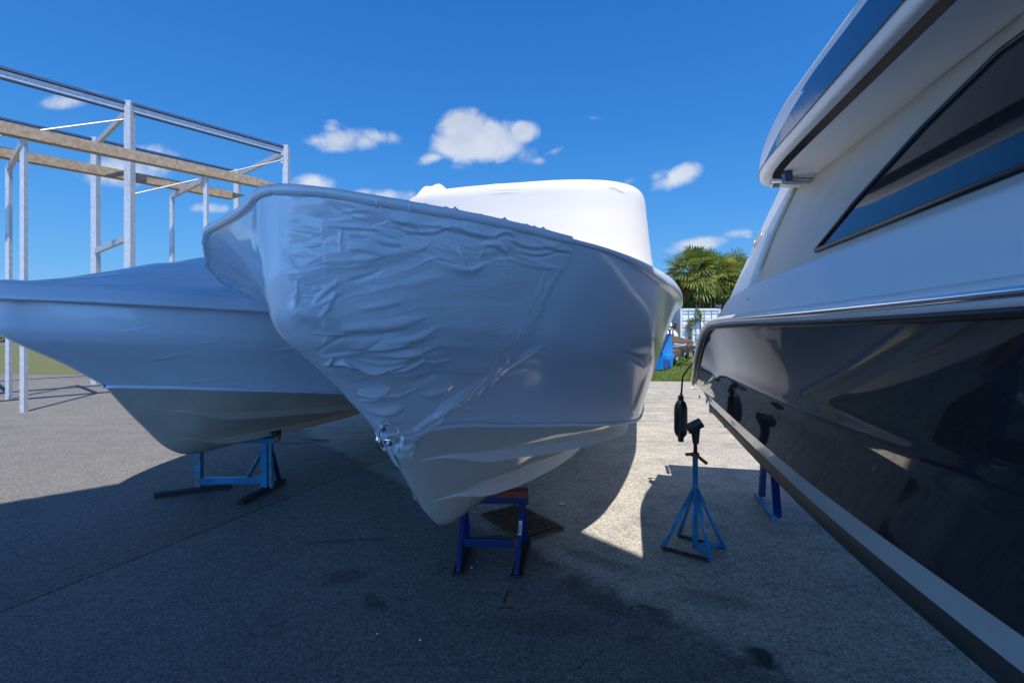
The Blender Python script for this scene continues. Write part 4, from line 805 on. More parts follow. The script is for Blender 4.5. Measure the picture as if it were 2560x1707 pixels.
# ------------------------------------------------------------------ stands
def build_bowstand():
    root = thing('keel_stand', (-.12, 3.42, 0), 'navy blue stand with orange wooden pad under the forefoot of the creased boat', 'boat stand')
    fl, fr = gpt(1146, 1434), gpt(1291, 1440); bl, br = gpt(1176, 1352), gpt(1318, 1352)
    ztop = .385
    tl = np.array([-.335, 3.46, ztop]); tr = np.array([.072, 3.44, ztop])
    for (f, b, t) in ((fl, bl, tl), (fr, br, tr)):
        f = np.array(f); b = np.array(b)
        mb = MB(); mb.bar(f + [0, .0, .012], t + [0, -.02, 0], .027, .030, up=(1, 0, .01)); mb.build('leg', M['navy'], root, bevel=.003)
        mb = MB(); mb.bar(b + [-.02, -.06, .012], t + [0, .035, 0], .046, .012, up=(0, 1, .2)); mb.build('leg', M['navy'], root, bevel=.002)
        mb = MB(); mb.bar(f + [0, -.03, .010], b + [0, .02, .010], .075, .02); mb.add([(f[0] + .036, f[1] - .02, .0), (b[0] + .036, b[1], .0), (b[0] + .036, b[1], .05), (f[0] + .036, f[1] - .02, .05)], [(0, 1, 2, 3)]); mb.build('foot', M['darkiron'], root, bevel=.002)
    mb = MB(); mb.bar((fl[0] + .03, 3.27, .165), (fr[0] - .01, 3.27, .155), .045, .05); mb.build('cross_bar', M['navy'], root, bevel=.004)
    mb = MB(); mb.bar(tl + [-.06, -.0, .0], tr + [.045, 0, .0], .085, .045); mb.build('top_beam', M['navy'], root, bevel=.004)
    mb = MB(); mb.bar(tl + [-.05, 0, .045], tr + [.04, 0, .045], .085, .045); mb.build('pad', M['redwood'], root, bevel=.004)
    # small white sticker with bars on the right leg
    f = np.array(fr) + [0, 0, .012]; t = tr + [0, -.02, 0]; a = f + (t - f) * .50; c = f + (t - f) * .70; Y = (c - a) / np.linalg.norm(c - a); X = np.array([1., 0, 0]); Z = np.cross(X, Y)
    if Z[1] > 0: Z = -Z
    off = Z * .0165
    mb = MB(); mb.add([a + off - X * .011, a + off + X * .011, c + off + X * .011, c + off - X * .011], [(0, 1, 2, 3)]); o = mb.build('sticker', M['paper'], root)
    mb = MB(); L_ = np.linalg.norm(c - a)
    for k in range(9):
        q = a + Y * L_ * (.12 + k * .07); w_ = .008 if k % 3 else .010; mb.add([q + off * 1.03 - X * w_ , q + off * 1.03 + X * .004, q + Y * .004 + off * 1.03 + X * .004, q + Y * .004 + off * 1.03 - X * w_], [(0, 1, 2, 3)])
    mb.build('sticker_print', M['blackp'], root)
build_bowstand()
def tripod(name, cen, feet, zhub, zcol, ztop, mats, lab, grp, padn, handle=True):
    root = thing(name, (cen[0], cen[1], 0), lab, 'boat stand', grp)
    c = np.array(cen); mb = MB(); mb.tube([(c[0], c[1], zcol), (c[0], c[1], .012)], .0185, 18); mb.build('post', M[mats[0]], root, smooth=True, bevel=0)
    mb = MB(); mb.tube([(c[0], c[1], zcol + .004), (c[0] + .003, c[1], ztop)], .0135, 14); mb.build('screw', M['black'], root, smooth=True)
    for i, f in enumerate(feet):
        f = np.array([f[0], f[1], .012]); t = np.array([c[0], c[1], zhub]); d = (f - t) / np.linalg.norm(f - t); h = np.array([d[0], d[1], 0]); h /= np.linalg.norm(h)
        mb = MB(); mb.tube([t + h * .008, f], .0140, 14); mb.build('leg', M[mats[0]], root, smooth=True)
    for (i, j, m_) in ((0, 2, 'rust'), (1, 3, 'darkiron')) if len(feet) == 4 else ((0, 1, 'rust'), (1, 2, 'darkiron'), (2, 0, 'rust')):
        a, b = np.array([feet[i][0], feet[i][1], .012]), np.array([feet[j][0], feet[j][1], .012]); mb = MB(); mb.bar(a, b, .024, .018); mb.build('base_angle', M[m_], root)
    for j in (2, 3) if len(feet) == 4 else (1,):
        mb = MB(); mb.bar((c[0], c[1], .035), (feet[j][0] * .93 + c[0] * .07, feet[j][1] * .93 + c[1] * .07, .035), .010, .030); mb.build('base_strut', M[mats[0]], root)
    if handle:
        mb = MB(); z = zcol + .015; mb.tube([(c[0], c[1], z - .012), (c[0], c[1], z + .014)], .028, 14)
        mb.tube([(c[0] - .075, c[1] - .03, z + .012), (c[0], c[1], z + .006), (c[0] + .065, c[1] - .05, z - .05)], .012, 12); mb.build('handle', M['orange'], root, smooth=True)
    X, Z_ = padn; X = np.array(X, float); X /= np.linalg.norm(X); Z_ = np.array(Z_, float); Z_ /= np.linalg.norm(Z_); Y = np.cross(Z_, X)
    mb = MB(); p = np.array([c[0] + .004, c[1], ztop]); mb.box(p + Z_ * .02, (.115, .13, .035), ax=(X, Y, Z_)); mb.build('pad', M['blackp'], root, bevel=.006)
    mb = MB(); mb.tube([p - np.array([0, 0, .11]), p + Z_ * .005], [.022, .036], 8); mb.build('pad_socket', M['blackp'], root, bevel=.004)
    return root
ft = [gpt(1655, 1373), gpt(1696, 1342), gpt(1776, 1406), gpt(1811, 1373)]; cc = gpt(1734, 1374)
cc = (cc[0] + .012, cc[1])
tripod('jack_stand', cc, ft, .44, .66, .865, ['blue'], 'light blue tripod stand with orange handle and black pad under the dark boat', 'jack stands', ((.85, -.2, .50), (-.50, 0, .85)))
def build_leftstand():
    c = gpt(668, 1225); root = thing('jack_stand', (c[0], c[1], 0), 'flaking light blue stand with black pad under the left boat', 'boat stand', 'jack stands')
    cx, cy = c[0], c[1]; zt = .50
    mb = MB(); mb.bar((cx - .02, cy, .02), (cx - .02, cy, zt), .06, .06, up=(0, 1, 0)); mb.build('post', M['blue'], root, bevel=.004)
    mb = MB(); mb.bar((cx + .035, cy + .01, .02), (cx + .03, cy + .01, zt), .035, .05, up=(0, 1, 0)); mb.build('post', M['flaky'], root, bevel=.004)
    b1 = gpt(706, 1205); b0 = gpt(600, 1262)
    mb = MB(); mb.bar((cx + .05, cy, .36), (b1[0] - .03, b1[1], .02), .035, .035); mb.build('leg', M['navy'], root, bevel=.003)
    mb = MB(); mb.bar((cx - .06, cy, .36), (cx - .30, cy + .12, .02), .035, .035); mb.build('leg', M['flaky'], root, bevel=.003)
    mb = MB(); mb.bar((cx - .05, cy, .10), (cx - .62, cy - .02, .10), .05, .06); mb.build('cross_bar', M['blue'], root, bevel=.003)
    mb = MB(); mb.bar(np.array(b0) + [0, 0, .02], np.array(b1) + [0, 0, .02], .07, .035); mb.build('foot', M['darkiron'], root, bevel=.003)
    mb = MB(); mb.bar((cx - .66, cy, .02), (cx - .66, cy, zt - .03), .06, .06, up=(0, 1, 0)); mb.build('post', M['flaky'], root, bevel=.004)
    mb = MB(); mb.bar(np.array([cx - .95, cy - .2, .02]), np.array([cx - .4, cy + .1, .02]), .07, .035); mb.build('foot', M['darkiron'], root, bevel=.003)
    mb = MB(); mb.bar((cx - .74, cy, zt - .01), (cx + .10, cy, zt - .01), .09, .05); mb.build('top_beam', M['blue'], root, bevel=.004)
    mb = MB(); mb.bar((cx - .75, cy, zt + .045), (cx + .115, cy, zt + .045), .12, .06); mb.build('pad', M['black'], root, bevel=.01)
    mb = MB(); mb.box((cx + .118, cy - .03, zt + .012), (.03, .06, .05)); mb.build('clamp', M['orange'], root, bevel=.004)
build_leftstand()
def build_farstand():
    c = gpt(1925, 1262); root = thing('keel_stand', (c[0], c[1], 0), 'navy stand at the right edge under the keel of the dark boat', 'boat stand')
    a = np.array(gpt(1890, 1243)); b = np.array(gpt(1935, 1300)); mb = MB(); mb.bar(a + [0, 0, .02], b + [0, 0, .02], .04, .04); mb.build('foot', M['blue'], root, bevel=.003)
    m_ = (a + b) / 2
    mb = MB(); mb.bar(a + [.03, -.05, .03], (c[0], c[1] + .1, .5), .045, .045); mb.build('leg', M['navy'], root, bevel=.003)
    mb = MB(); mb.bar(b + [.03, 0, .03], (c[0] + .02, c[1] + .0, .5), .06, .045); mb.build('leg', M['navy'], root, bevel=.003)
    mb = MB(); mb.bar((c[0] - .05, c[1] + .05, .5), (c[0] + .5, c[1] + .05, .5), .09, .07); mb.build('top_beam', M['navy'], root, bevel=.003)
    mb = MB(); mb.bar((c[0] + .45, c[1] + .05, .0), (c[0] + .45, c[1] + .05, .47), .06, .06, up=(0, 1, 0)); mb.build('leg', M['navy'], root, bevel=.003)
build_farstand()

# ------------------------------------------------------------------ drain, litter
def build_drain():
    a, b, c = [np.array(gpt(*p)) for p in ((1205, 1290), (1293, 1266), (1406, 1324))]; d = a + c - b; root = thing('drain_grate', tuple((a + c) / 2), 'rusty square drain grate set in the concrete behind the navy stand', 'drain')
    u_, v_ = (b - a), (c - b); Z = np.array([0, 0, 1.])
    mb = MB()
    for p, q in ((a, b), (b, c), (c, d), (d, a)): mb.bar(p + Z * .008, q + Z * .008, .05, .014)
    mb.build('frame', M['grate'], root, bevel=.003)
    mb = MB(); k = .09; A, B_, C_, D = a + u_ * k + v_ * k, b - u_ * k + v_ * k, c - u_ * k - v_ * k, d + u_ * k - v_ * k; mb.add([p + Z * .0045 for p in (A, B_, C_, D)], [(0, 1, 2, 3)]); mb.build('sump_dark', M['blackp'], root)  # flat black sheet for the shade in the hollow under the bars
    mb = MB()
    for i in range(13): t = (i + .5) / 13; mb.bar(A + (D - A) * t + Z * .012, B_ + (C_ - B_) * t + Z * .012, .019, .012)
    mb.build('bars', M['grate'], root)
build_drain()
p = gpt(1403, 1261); mb = MB(); mb.add([(p[0] - .03, p[1] - .02, .012), (p[0] + .03, p[1] - .03, .006), (p[0] + .035, p[1] + .02, .016), (p[0] - .025, p[1] + .025, .006), (p[0], p[1], .020)], [(0, 1, 4), (1, 2, 4), (2, 3, 4), (3, 0, 4)])
tag(mb.build('paper_scrap', M['paper']), 'crumpled white scrap of paper on the shaded concrete', 'litter')
for (x, y, r_, l) in ((1178, 1419, .009, 'pale pebble beside the navy stand, between its feet'), (1182, 1357, .007, 'pale pebble behind the left foot of the navy stand'), (1050, 1600, .007, 'tiny pale stone on the dark foreground concrete'), (943, 1584, .006, 'tiny pale stone alone on the left foreground')):
    p = gpt(x, y); P = []; mb = MB(); mb.tube([(p[0], p[1], 0), (p[0], p[1], r_ * .4), (p[0], p[1], r_ * .9), (p[0], p[1], r_ * 1.2)], [r_ * .8, r_, r_ * .8, r_ * .3], 9); tag(mb.build('pebble', M['paper'], smooth=True), l, 'pebble', 'pebbles')

# ------------------------------------------------------------------ open boat shed roof over the camera: its shade covers the foreground
def build_shed():
    Hh = 8.0; e = np.array([.66, -.75, 0]); e /= np.linalg.norm(e); nrm = np.array([.75, .66, 0]); nrm /= np.linalg.norm(nrm); Z = np.array([0, 0, 1.])
    q = np.array([.56, 3.76, 0]) + np.array([.15, -.5, 0]) * Hh; A = q - e * 3.9; B_ = q + e * 9; D = 8.5
    root = thing('boat_shed', tuple((A + B_) / 2 - nrm * D / 2), 'open sided steel boat shed roof on tall columns', 'shed')
    prof = []
    n = int(D / .10)
    V = []
    for i in range(n + 1):
        z = Hh + .03 * (i % 2); V += [A - nrm * D * i / n + Z * z, B_ - nrm * D * i / n + Z * z]
    mb = MB(); mb.add(V, [(2 * i, 2 * i + 1, 2 * i + 3, 2 * i + 2) for i in range(n)]); mb.build('roof', M['roofm'], root)
    for p, r_ in ((A, B_), (A - nrm * D, B_ - nrm * D)): mb = MB(); mb.bar(p + Z * (Hh - .10), r_ + Z * (Hh - .10), .04, .30); mb.build('fascia', M['contw'], root)
    for k in (2.6, 7.6, 12.2):
        c_ = A + e * k; mb = MB(); mb.bar(c_ - nrm * .1 + Z * (Hh - .35), c_ - nrm * (D - .1) + Z * (Hh - .35), .16, .36); mb.build('rafter', M['galv'], root)
        for t in (4.6, 8.1):
            p = c_ - nrm * t; mb = MB(); mb.bar(p, p + Z * (Hh - .5), .22, .22, up=(0, 1, 0)); mb.build('column', M['galv'], root)
build_shed()
# ------------------------------------------------------------------ background
def P3(x, y, d): return np.array([(x - CX) / F * d, d, CAMZ - (y - HY) * d / F])
def leaf_cloud(name, cen, rad, n, size, matn, parent, r, fold=.3, hollow=.35):
    cen = np.array(cen, float).reshape(-1, 3); k = len(cen); rad = np.array(rad, float) * np.ones((k, 3)) if np.ndim(rad) < 2 else np.array(rad, float)
    idx = r.integers(0, k, n); d = r.normal(size=(n, 3)); d /= np.linalg.norm(d, axis=1)[:, None]; t = hollow + (1 - hollow) * r.random(n) ** .5
    p = cen[idx] + d * rad[idx] * t[:, None] * (1 + .25 * r.normal(size=(n, 1)))
    a = r.normal(size=(n, 3)); a[:, 2] -= .4; a /= np.linalg.norm(a, axis=1)[:, None]; b = np.cross(a, r.normal(size=(n, 3))); b /= np.linalg.norm(b, axis=1)[:, None]; sz = size * r.uniform(.6, 1.3, (n, 1))
    c_ = np.cross(a, b); V = np.stack([p, p + a * sz * .5 + b * sz * .32 + c_ * sz * fold * .3, p + a * sz, p + a * sz * .5 - b * sz * .32 + c_ * sz * fold * .3], 1).reshape(-1, 3)
    V[:, 2] = np.maximum(V[:, 2], .02)
    return link_mesh(name, V, [(4 * i, 4 * i + 1, 4 * i + 2, 4 * i + 3) for i in range(n)], M[matn], parent)
def palm(cx, cy, zc, rad, lab, seed, nl=64, grp='sabal palms'):
    r = np.random.default_rng(seed); root = thing('palm_tree', (cx, cy, 0), lab, 'palm', grp)
    mb = MB(); zz = np.linspace(0, zc - .1, 14); mb.tube([(cx + .08 * math.sin(z * 1.3 + seed), cy + .05 * math.cos(z * 2), z) for z in zz], [.24 + .04 * math.sin(9 * z) - .015 * z for z in zz], 12); mb.build('trunk', M['trunk'], root, smooth=True)
    for nm, cnt, lo, hi, m_ in (('crown', nl, -.75, 1.0, 'palm'), ('dead_fronds', 9, -1.0, -.62, 'palm_dead')):
        V = []; Fc = []
        def q(*ps):
            n = len(V); V.extend(ps); Fc.append(tuple(range(n, n + len(ps))))
        for i in range(cnt):
            sz = r.uniform(lo, hi); az = r.uniform(0, 2 * math.pi); ch = math.sqrt(max(0, 1 - sz * sz)); D = np.array([ch * math.cos(az), ch * math.sin(az), sz])
            L = rad * r.uniform(.42, .62); hub = np.array([cx, cy, zc]) + D * L; hub[2] -= .10 * L * (1 + ch)
            side = np.cross(D, [0, 0, 1.]); side /= np.linalg.norm(side) + 1e-6; upv = np.cross(side, D)
            base = np.array([cx, cy, zc - .2]); w_ = .018
            q(base - side * w_, base + side * w_, hub + side * w_, hub - side * w_)
            fw = D * .95 + np.array([0, 0, -.12 - .35 * r.random()]); fw /= np.linalg.norm(fw); tilt = r.uniform(-.5, .5); sd = side * math.cos(tilt) + np.cross(fw, side) * math.sin(tilt); nrm = np.cross(sd, fw)
            nb = 17; R_ = rad * r.uniform(.42, .60)
            for k in range(nb):
                t = (k / (nb - 1) - .5) * 2; an = t * 1.75; dr = fw * math.cos(an) + sd * math.sin(an); dr = dr + nrm * (.25 * abs(t)); dr /= np.linalg.norm(dr); ln_ = R_ * (1 - .35 * abs(t)) * r.uniform(.85, 1.1)
                pr_ = np.cross(nrm, dr); pr_ /= np.linalg.norm(pr_) + 1e-6; wm_ = .036 * R_
                m1 = hub + dr * ln_ * .55 + np.array([0, 0, -.02 * ln_]); m2 = hub + dr * ln_ * .82 + np.array([0, 0, -.07 * ln_]); e = hub + dr * ln_ * 1.02 + np.array([0, 0, -.20 * ln_])
                q(hub, m1 - pr_ * wm_, m1 + pr_ * wm_); q(m1 - pr_ * wm_, m2 - pr_ * wm_ * .7, m2 + pr_ * wm_ * .7, m1 + pr_ * wm_); q(m2 - pr_ * wm_ * .7, e, m2 + pr_ * wm_ * .7)
        link_mesh(nm, np.array(V), Fc, M[m_], root, label='brown hanging fronds' if nm == 'dead_fronds' else None)
    return root
palm(11.85, 32.0, 5.05, 2.15, 'tall sabal palm behind the white container, left one of the close pair', 1, 120)
palm(13.55, 33.2, 4.95, 2.1, 'sabal palm behind the container, right one of the close pair', 2, 120)
palm(16.9, 37.0, 5.4, 2.0, 'farther sabal palm half hidden behind the white arch leg', 3, 90)
rb = np.random.default_rng(5)
def bush(cen, rad, n, size, m_, lab, nm='bush'):
    cen = np.array(cen); root = thing(nm, (float(cen[:, 0].mean()), float(cen[:, 1].mean()), 0), lab, 'bush', 'bushes by the container')
    for c_ in cen: mb = MB(); mb.tube([(c_[0] + .1, c_[1], 0), (c_[0], c_[1] + .1, c_[2] * .6), tuple(c_)], [.05, .035, .015], 7); mb.build('stem', M['trunk'], root)
    leaf_cloud('foliage', cen, rad, n, size, m_, root, rb)
bush([(10.3, 32.4, 3.2), (10.9, 32.0, 2.9), (11.6, 32.6, 3.3), (11.2, 33, 2.2), (10.0, 33, 2.0)], (.75, .7, .8), 5200, .20, 'leaf', 'dark green bush behind the left end of the container')
bush([(12.6, 32.2, 3.1), (13.3, 31.9, 3.4), (14.1, 32.6, 3.0), (13.2, 32.5, 2.2), (14.6, 33, 3.6)], (.8, .7, .85), 5600, .20, 'leaf', 'dark green bush behind the container, below the right palm')
bush([(14.4, 31.6, 4.0), (14.9, 32.0, 4.7), (14.0, 31.8, 3.5)], (.45, .5, .6), 1500, .17, 'leaf_bright', 'bright yellow green climber over the palms by the arch leg', 'climbing_vine')
bush([(12.5, 30.9, 5.5), (12.8, 31.0, 5.2), (11.75, 30.8, 3.9), (11.6, 30.9, 3.5)], (.34, .3, .42), 900, .15, 'leaf_bright', 'bright green vine in the middle of the palm crowns', 'climbing_vine')
bush([(7.2, 34, 1.6), (8.4, 35, 2.0), (9.3, 36, 1.8), (6, 37, 1.6)], (1.0, .9, 1.2), 4200, .24, 'leaf', 'low dark bush behind the white truck')
bush([(18, 36, 1.8), (20.5, 38, 2.2), (23, 39, 2.0), (26, 40, 2.4), (30, 42, 2.4)], (1.7, 1.2, 1.8), 6000, .32, 'leaf', 'long dark hedge beyond the dark boat')
bush([(-34, 40, 1.6), (-38, 42, 1.8), (-43, 44, 1.6), (-30, 39, 1.5), (-48, 46, 1.8), (-26, 38, 1.4)], (2.4, 1.6, 1.6), 7000, .36, 'leaf', 'distant dark bushes beyond the left boat')
def build_container():
    d = 30.0; x0, x1 = (1701 - CX) / F * d, (1701 - CX) / F * d + 2.44; H_ = 2.60; root = thing('shipping_container', ((x0 + x1) / 2, d + 3, 0), 'white shipping container with closed doors and vines on it', 'container')
    mb = MB(); mb.box(((x0 + x1) / 2, d + 3.05, H_ / 2 + .02), (2.36, 5.9, 2.48)); mb.build('body', M['contw'], root)
    mb = MB()
    for x in (x0 + .06, x1 - .06): mb.box((x, d + .06, 1.3), (.12, .14, 2.6))
    mb.box(((x0 + x1) / 2, d + .05, H_ - .07), (2.20, .12, .13)); mb.box(((x0 + x1) / 2, d + .05, .08), (2.20, .12, .15)); mb.build('frame', M['contw'], root)
    for x in (x0 + .09, x1 - .09): mb = MB(); mb.box((x, d - .012, H_ - .06), (.05, .02, .06)); mb.build('corner_hole', M['blackp'], root)
    for k in range(2):
        a = x0 + .15 + k * 1.08; b = a + 1.05; prof = []
        zs = [.18]; 
        for j in range(5): z = .42 + j * .42; prof += [(0, z), (.035, z + .03), (.035, z + .15), (0, z + .18)]
        prof = [(0, .17)] + prof + [(0, 2.44)]
        V = [(a, d + .03 + p, z) for p, z in prof] + [(b, d + .03 + p, z) for p, z in prof]; n = len(prof)
        o = link_mesh('door', np.array(V), [(i, i + 1, n + i + 1, n + i) for i in range(n - 1)], M['contw'], root)
        for rx in (a + .36, a + .80) if k == 0 else (a + .24, a + .68):
            mb = MB(); mb.tube([(rx, d - .01, .10), (rx, d - .01, 2.52)], .022, 8)
            for z in (.12, .8, 1.35, 1.9, 2.48): mb.box((rx, d + .0, z), (.11, .05, .06))
            mb.box((rx + .12, d - .02, 1.02), (.30, .02, .04)); q = mb.build('lock_rod', M['greyrod'], None); q.parent = o; V2 = np.array([v.co[:] for v in q.data.vertices]) - np.array(root.location); q.data.vertices.foreach_set('co', V2.ravel()); q.data.update()
    mb = MB(); mb.box((x0 + 1.22, d + .02, 1.3), (.05, .03, 2.3)); mb.build('door_seal', M['blackp'], root)
    v = thing('creeper', (x0 + .9, d - .1, 0), 'green creeper hanging down the white container doors', 'vine')
    pts = [(1743, 773), (1747, 782), (1751, 790), (1750, 797), (1744, 800), (1738, 800), (1730, 801), (1724, 806), (1720, 812), (1718, 818), (1729, 812), (1728, 822), (1724, 826), (1727, 834), (1724, 842), (1727, 846), (1733, 806)]
    C_ = np.array([P3(x, y, d - .14) for x, y in pts]); leaf_cloud('leaves', C_, (.15, .09, .17), 620, .085, 'leaf_dry', v, rb, hollow=.05)
    leaf_cloud('bright_leaves', np.array([P3(x, y, d - .2) for x, y in ((1750, 786), (1752, 794), (1744, 780), (1726, 803))]), (.17, .08, .16), 170, .10, 'leaf_bright', v, rb, hollow=.05)
    mb = MB(); mb.tube([P3(x, y, d - .12) for x, y in ((1743, 772), (1749, 785), (1746, 798), (1730, 801), (1724, 815), (1726, 850))], .012, 6); mb.build('stem', M['trunk'], v)
build_container()
def build_truck():
    d = 27.0; root = thing('delivery_truck', (8.1, d + 2.6, 0), 'white truck facing us with tinted windscreen, parked left of the container', 'truck'); xl, xr = 7.15, 9.13
    mb = MB(); mb.prism([(0, .45), (.05, 1.02), (.35, 1.22), (.95, 1.40), (1.35, 1.98), (1.6, 2.08), (5.0, 2.10), (5.0, .45)], (xl, d, 0), (xr, d, 0), (0, 1, 0), (0, 0, 1)); mb.build('body', M['truckw'], root, bevel=.04)
    mb = MB(); a, b = np.array([xl + .12, d + .955, 1.44]), np.array([xr - .12, d + .955, 1.44]); u_ = np.array([0, .385, .52]); o_ = np.array([0, -.02, .012]); mb.add([a + o_, b + o_, b - [.08, 0, 0] + u_ + o_, a + [.08, 0, 0] + u_ + o_], [(0, 1, 2, 3)]); mb.build('windscreen', M['teal'], root)
    mb = MB(); mb.box(((xl + xr) / 2, d - .0, .92), (1.5, .06, .36)); mb.build('grille', M['blackp'], root)
    mb = MB()
    for z in (.80, .88, .96, 1.04): mb.box(((xl + xr) / 2, d - .035, z), (1.44, .02, .028))
    mb.build('grille_bars', M['alu'], root)
    for x in (xl + .16, xr - .16): mb = MB(); mb.box((x, d - .01, .93), (.22, .06, .22)); mb.build('headlight', M['paper'], root, bevel=.02)
    mb = MB(); mb.box(((xl + xr) / 2, d - .08, .60), (2.02, .14, .22)); mb.build('bumper', M['alu'], root, bevel=.03)
    for x in (xl + .14, xr - .14):
        for y in (.9, 4.0):
            mb = MB(); mb.tube([(x - .12, d + y, .38), (x + .12, d + y, .38)], .38, 20); mb.build('wheel', M['tyre'], root, bevel=.03)
    for s_, x in ((-1, xl - .14), (1, xr + .14)): mb = MB(); mb.box((x, d + 1.0, 1.55), (.16, .06, .30)); mb.box((x - s_ * .1, d + 1.02, 1.5), (.14, .03, .03)); mb.build('mirror', M['blackp'], root, bevel=.02)
    mb = MB(); 
    for z, y in ((2.38, 1.9), (2.38, 4.4)): mb.bar((xl + .1, d + y, z), (xr - .05, d + y, z), .05, .05); 
    for x in (xl + .2, xr - .15): mb.bar((x, d + 1.7, 2.40), (x, d + 4.6, 2.40), .05, .05); mb.bar((x, d + 1.9, 2.08), (x, d + 1.9, 2.4), .04, .04, up=(0, 1, 0)); mb.bar((x, d + 4.4, 2.08), (x, d + 4.4, 2.4), .04, .04, up=(0, 1, 0))
    mb.build('roof_rack', M['blackp'], root)
    mb = MB(); mb.tube([(xl + .3, d + 1.6, 2.47), (xl + .3, d + 4.8, 2.47)], .05, 10); mb.tube([(xr - .35, d + 1.6, 2.47), (xr - .35, d + 4.8, 2.47)], .06, 10); mb.build('rack_pipe', M['truckw'], root)
build_truck()
def build_trestle():
    a, b = P3(1632, 816, 22.5), P3(1689, 816, 22.5); root = thing('work_trestle', tuple((a + b) / 2 * [1, 1, 0]), 'thin legged grey work trestle in front of the white truck', 'trestle')
    mb = MB(); mb.box((a + b) / 2, (1.05, .35, .05)); mb.build('top', M['darkiron'], root, bevel=.01)
    for p, q in (((1670, 817), (1679, 845)), ((1680, 817), (1668, 846)), ((1683, 817), (1681, 850)), ((1640, 817), (1646, 850))):
        mb = MB(); A = P3(*p, 22.5); B_ = P3(*q, 22.5); B2 = A + (B_ - A) * (A[2] / (A[2] - B_[2])); mb.bar(A, B2, .05, .04, up=(0, 1, 0)); mb.build('leg', M['rampr'], root)
build_trestle()
def build_dumpster():
    G2 = np.array([(1682.5 - CX) / F * 18.3, 18.3, 0]); dr = np.array([-.50, -.866, 0]); aw = np.array([-.866, .50, 0]); root = thing('dumpster', tuple(G2 + dr * .85 + aw * .8), 'bright blue steel dumpster with sloping lid on the grass', 'dumpster')
    prof = [(0, .06), (0, .88), (.42, 1.22), (1.75, .62), (1.68, .06)]
    mb = MB(); mb.prism(prof, G2, G2 + aw * 1.8, dr, (0, 0, 1)); mb.build('body', M['dump'], root, bevel=.012)
    mb = MB(); mb.prism([(.38, 1.235), (.45, 1.275), (1.80, .665), (1.78, .615)], G2 - aw * .03, G2 + aw * 1.83, dr, (0, 0, 1)); mb.build('lid', M['dkblue'], root, bevel=.006)
    mb = MB(); mb.prism([(.40, 1.20), (.42, 1.245), (1.76, .645), (1.75, .60)], G2 - aw * .045, G2 + aw * .02, dr, (0, 0, 1)); mb.build('rim', M['dump'], root)
    mb = MB(); mb.prism([(.55, .40), (.55, .56), (1.72, .56), (1.70, .40)], G2 - aw * .16, G2 + aw * .01, dr, (0, 0, 1)); mb.build('fork_pocket', M['dump'], root, bevel=.01)
    mb = MB(); mb.prism([(.34, .40), (.34, .70), (.37, .70), (.37, .40)], G2 - aw * .004, G2 + aw * .01, dr, (0, 0, 1)); mb.build('scuffed_strip', M['galv'], root)
    mb = MB(); 
    for a in (.15, 1.5): 
        c_ = G2 + dr * a + aw * .2; mb.box(c_ + [0, 0, .04], (.12, .12, .08)); c_ = G2 + dr * a + aw * 1.6; mb.box(c_ + [0, 0, .04], (.12, .12, .08))
    mb.build('skid', M['darkiron'], root)
build_dumpster()
def build_trailer():
    root = thing('flatbed_trailer', (7.4, 21.0, 0), 'dark flatbed trailer with rusty folded ramps beside the blue dumpster', 'trailer')
    A, B_ = P3(1683, 900, 18.6), P3(1738, 868, 24.0); ac = B_ - A; lf = np.array([-.9, .42, 0]) * 1.9
    mb = MB()
    for o_ in (lf * 0, lf): mb.bar(A + o_, B_ + o_, .10, .14)
    for t in (0, .33, .66, 1): mb.bar(A + ac * t, A + ac * t + lf, .08, .10)
    mb.build('frame', M['trailer'], root, bevel=.01)
    mb = MB(); mb.add([A + [0, 0, .08], B_ + [0, 0, .08], B_ + lf + [0, 0, .08], A + lf + [0, 0, .08]], [(0, 1, 2, 3)]); mb.build('deck', M['trailer'], root)
    for qd in ([P3(1668, 841, 19.6), P3(1693, 841, 21.5), P3(1733, 853, 23.6), P3(1708, 858, 21.8), P3(1672, 852, 19.6)], [P3(1731, 853, 23.6), P3(1735, 858, 23.6), P3(1683, 894, 18.7), P3(1682, 880, 18.7)]):
        V = [p - np.array([0, 0, .05]) for p in qd] + qd; n = len(qd)
        link_mesh('ramp', np.array(V), [tuple(range(n))[::-1], tuple(range(n, 2 * n))] + [(i, (i + 1) % n, n + (i + 1) % n, n + i) for i in range(n)], M['rampr'], root)
    mb = MB(); p, q = P3(1684, 872, 19.6), P3(1715, 850, 22.8); mb.bar(P3(1684, 866, 20), P3(1706, 864, 21.4), .06, .05); mb.bar(P3(1684, 876, 20), P3(1704, 872, 21.4), .06, .05); mb.build('cross_brace', M['galv'], root)
    for x, y, d, l in ((1707, 889, 20.6, .34), (1690, 899, 18.9, .16)):
        mb = MB(); c_ = P3(x, y, d) + np.array([.02, -.07, .05]); e = ac / np.linalg.norm(ac); mb.box(c_, (l * 2.2, .02, .09), ax=(e, np.cross([0, 0, 1.], e), (0, 0, 1))); mb.build('reflector_strip', M['paper'], root)
    for t, o_ in ((.35, .02), (.55, .02), (.35, .96), (.55, .96)):
        c_ = A + ac * t + lf * o_; c_[2] = .34; e = lf / np.linalg.norm(lf); mb = MB(); mb.tube([c_ - e * .11, c_ + e * .11], .34, 22); w_ = mb.build('wheel', M['tyre'], root, bevel=.03)
    mb = MB(); mb.tube([B_ + [.2, .3, 0], B_ + [.2, .3, .55]], .035, 8); mb.tube([B_ + [.12, .2, .4], B_ + [.35, .3, .5]], .03, 8); mb.build('jack', M['greyrod'], root)
    mb = MB(); mb.box(tuple(B_ + [.15, -.1, .12]), (.12, .04, .10)); mb.build('tail_light', M['orange'], root)
build_trailer()
leaf_cloud('weed', np.array([P3(1700, 905, 18.9), P3(1712, 905, 19.2), P3(1690, 908, 18.8)]), (.22, .15, .2), 260, .10, 'leaf', None, rb)
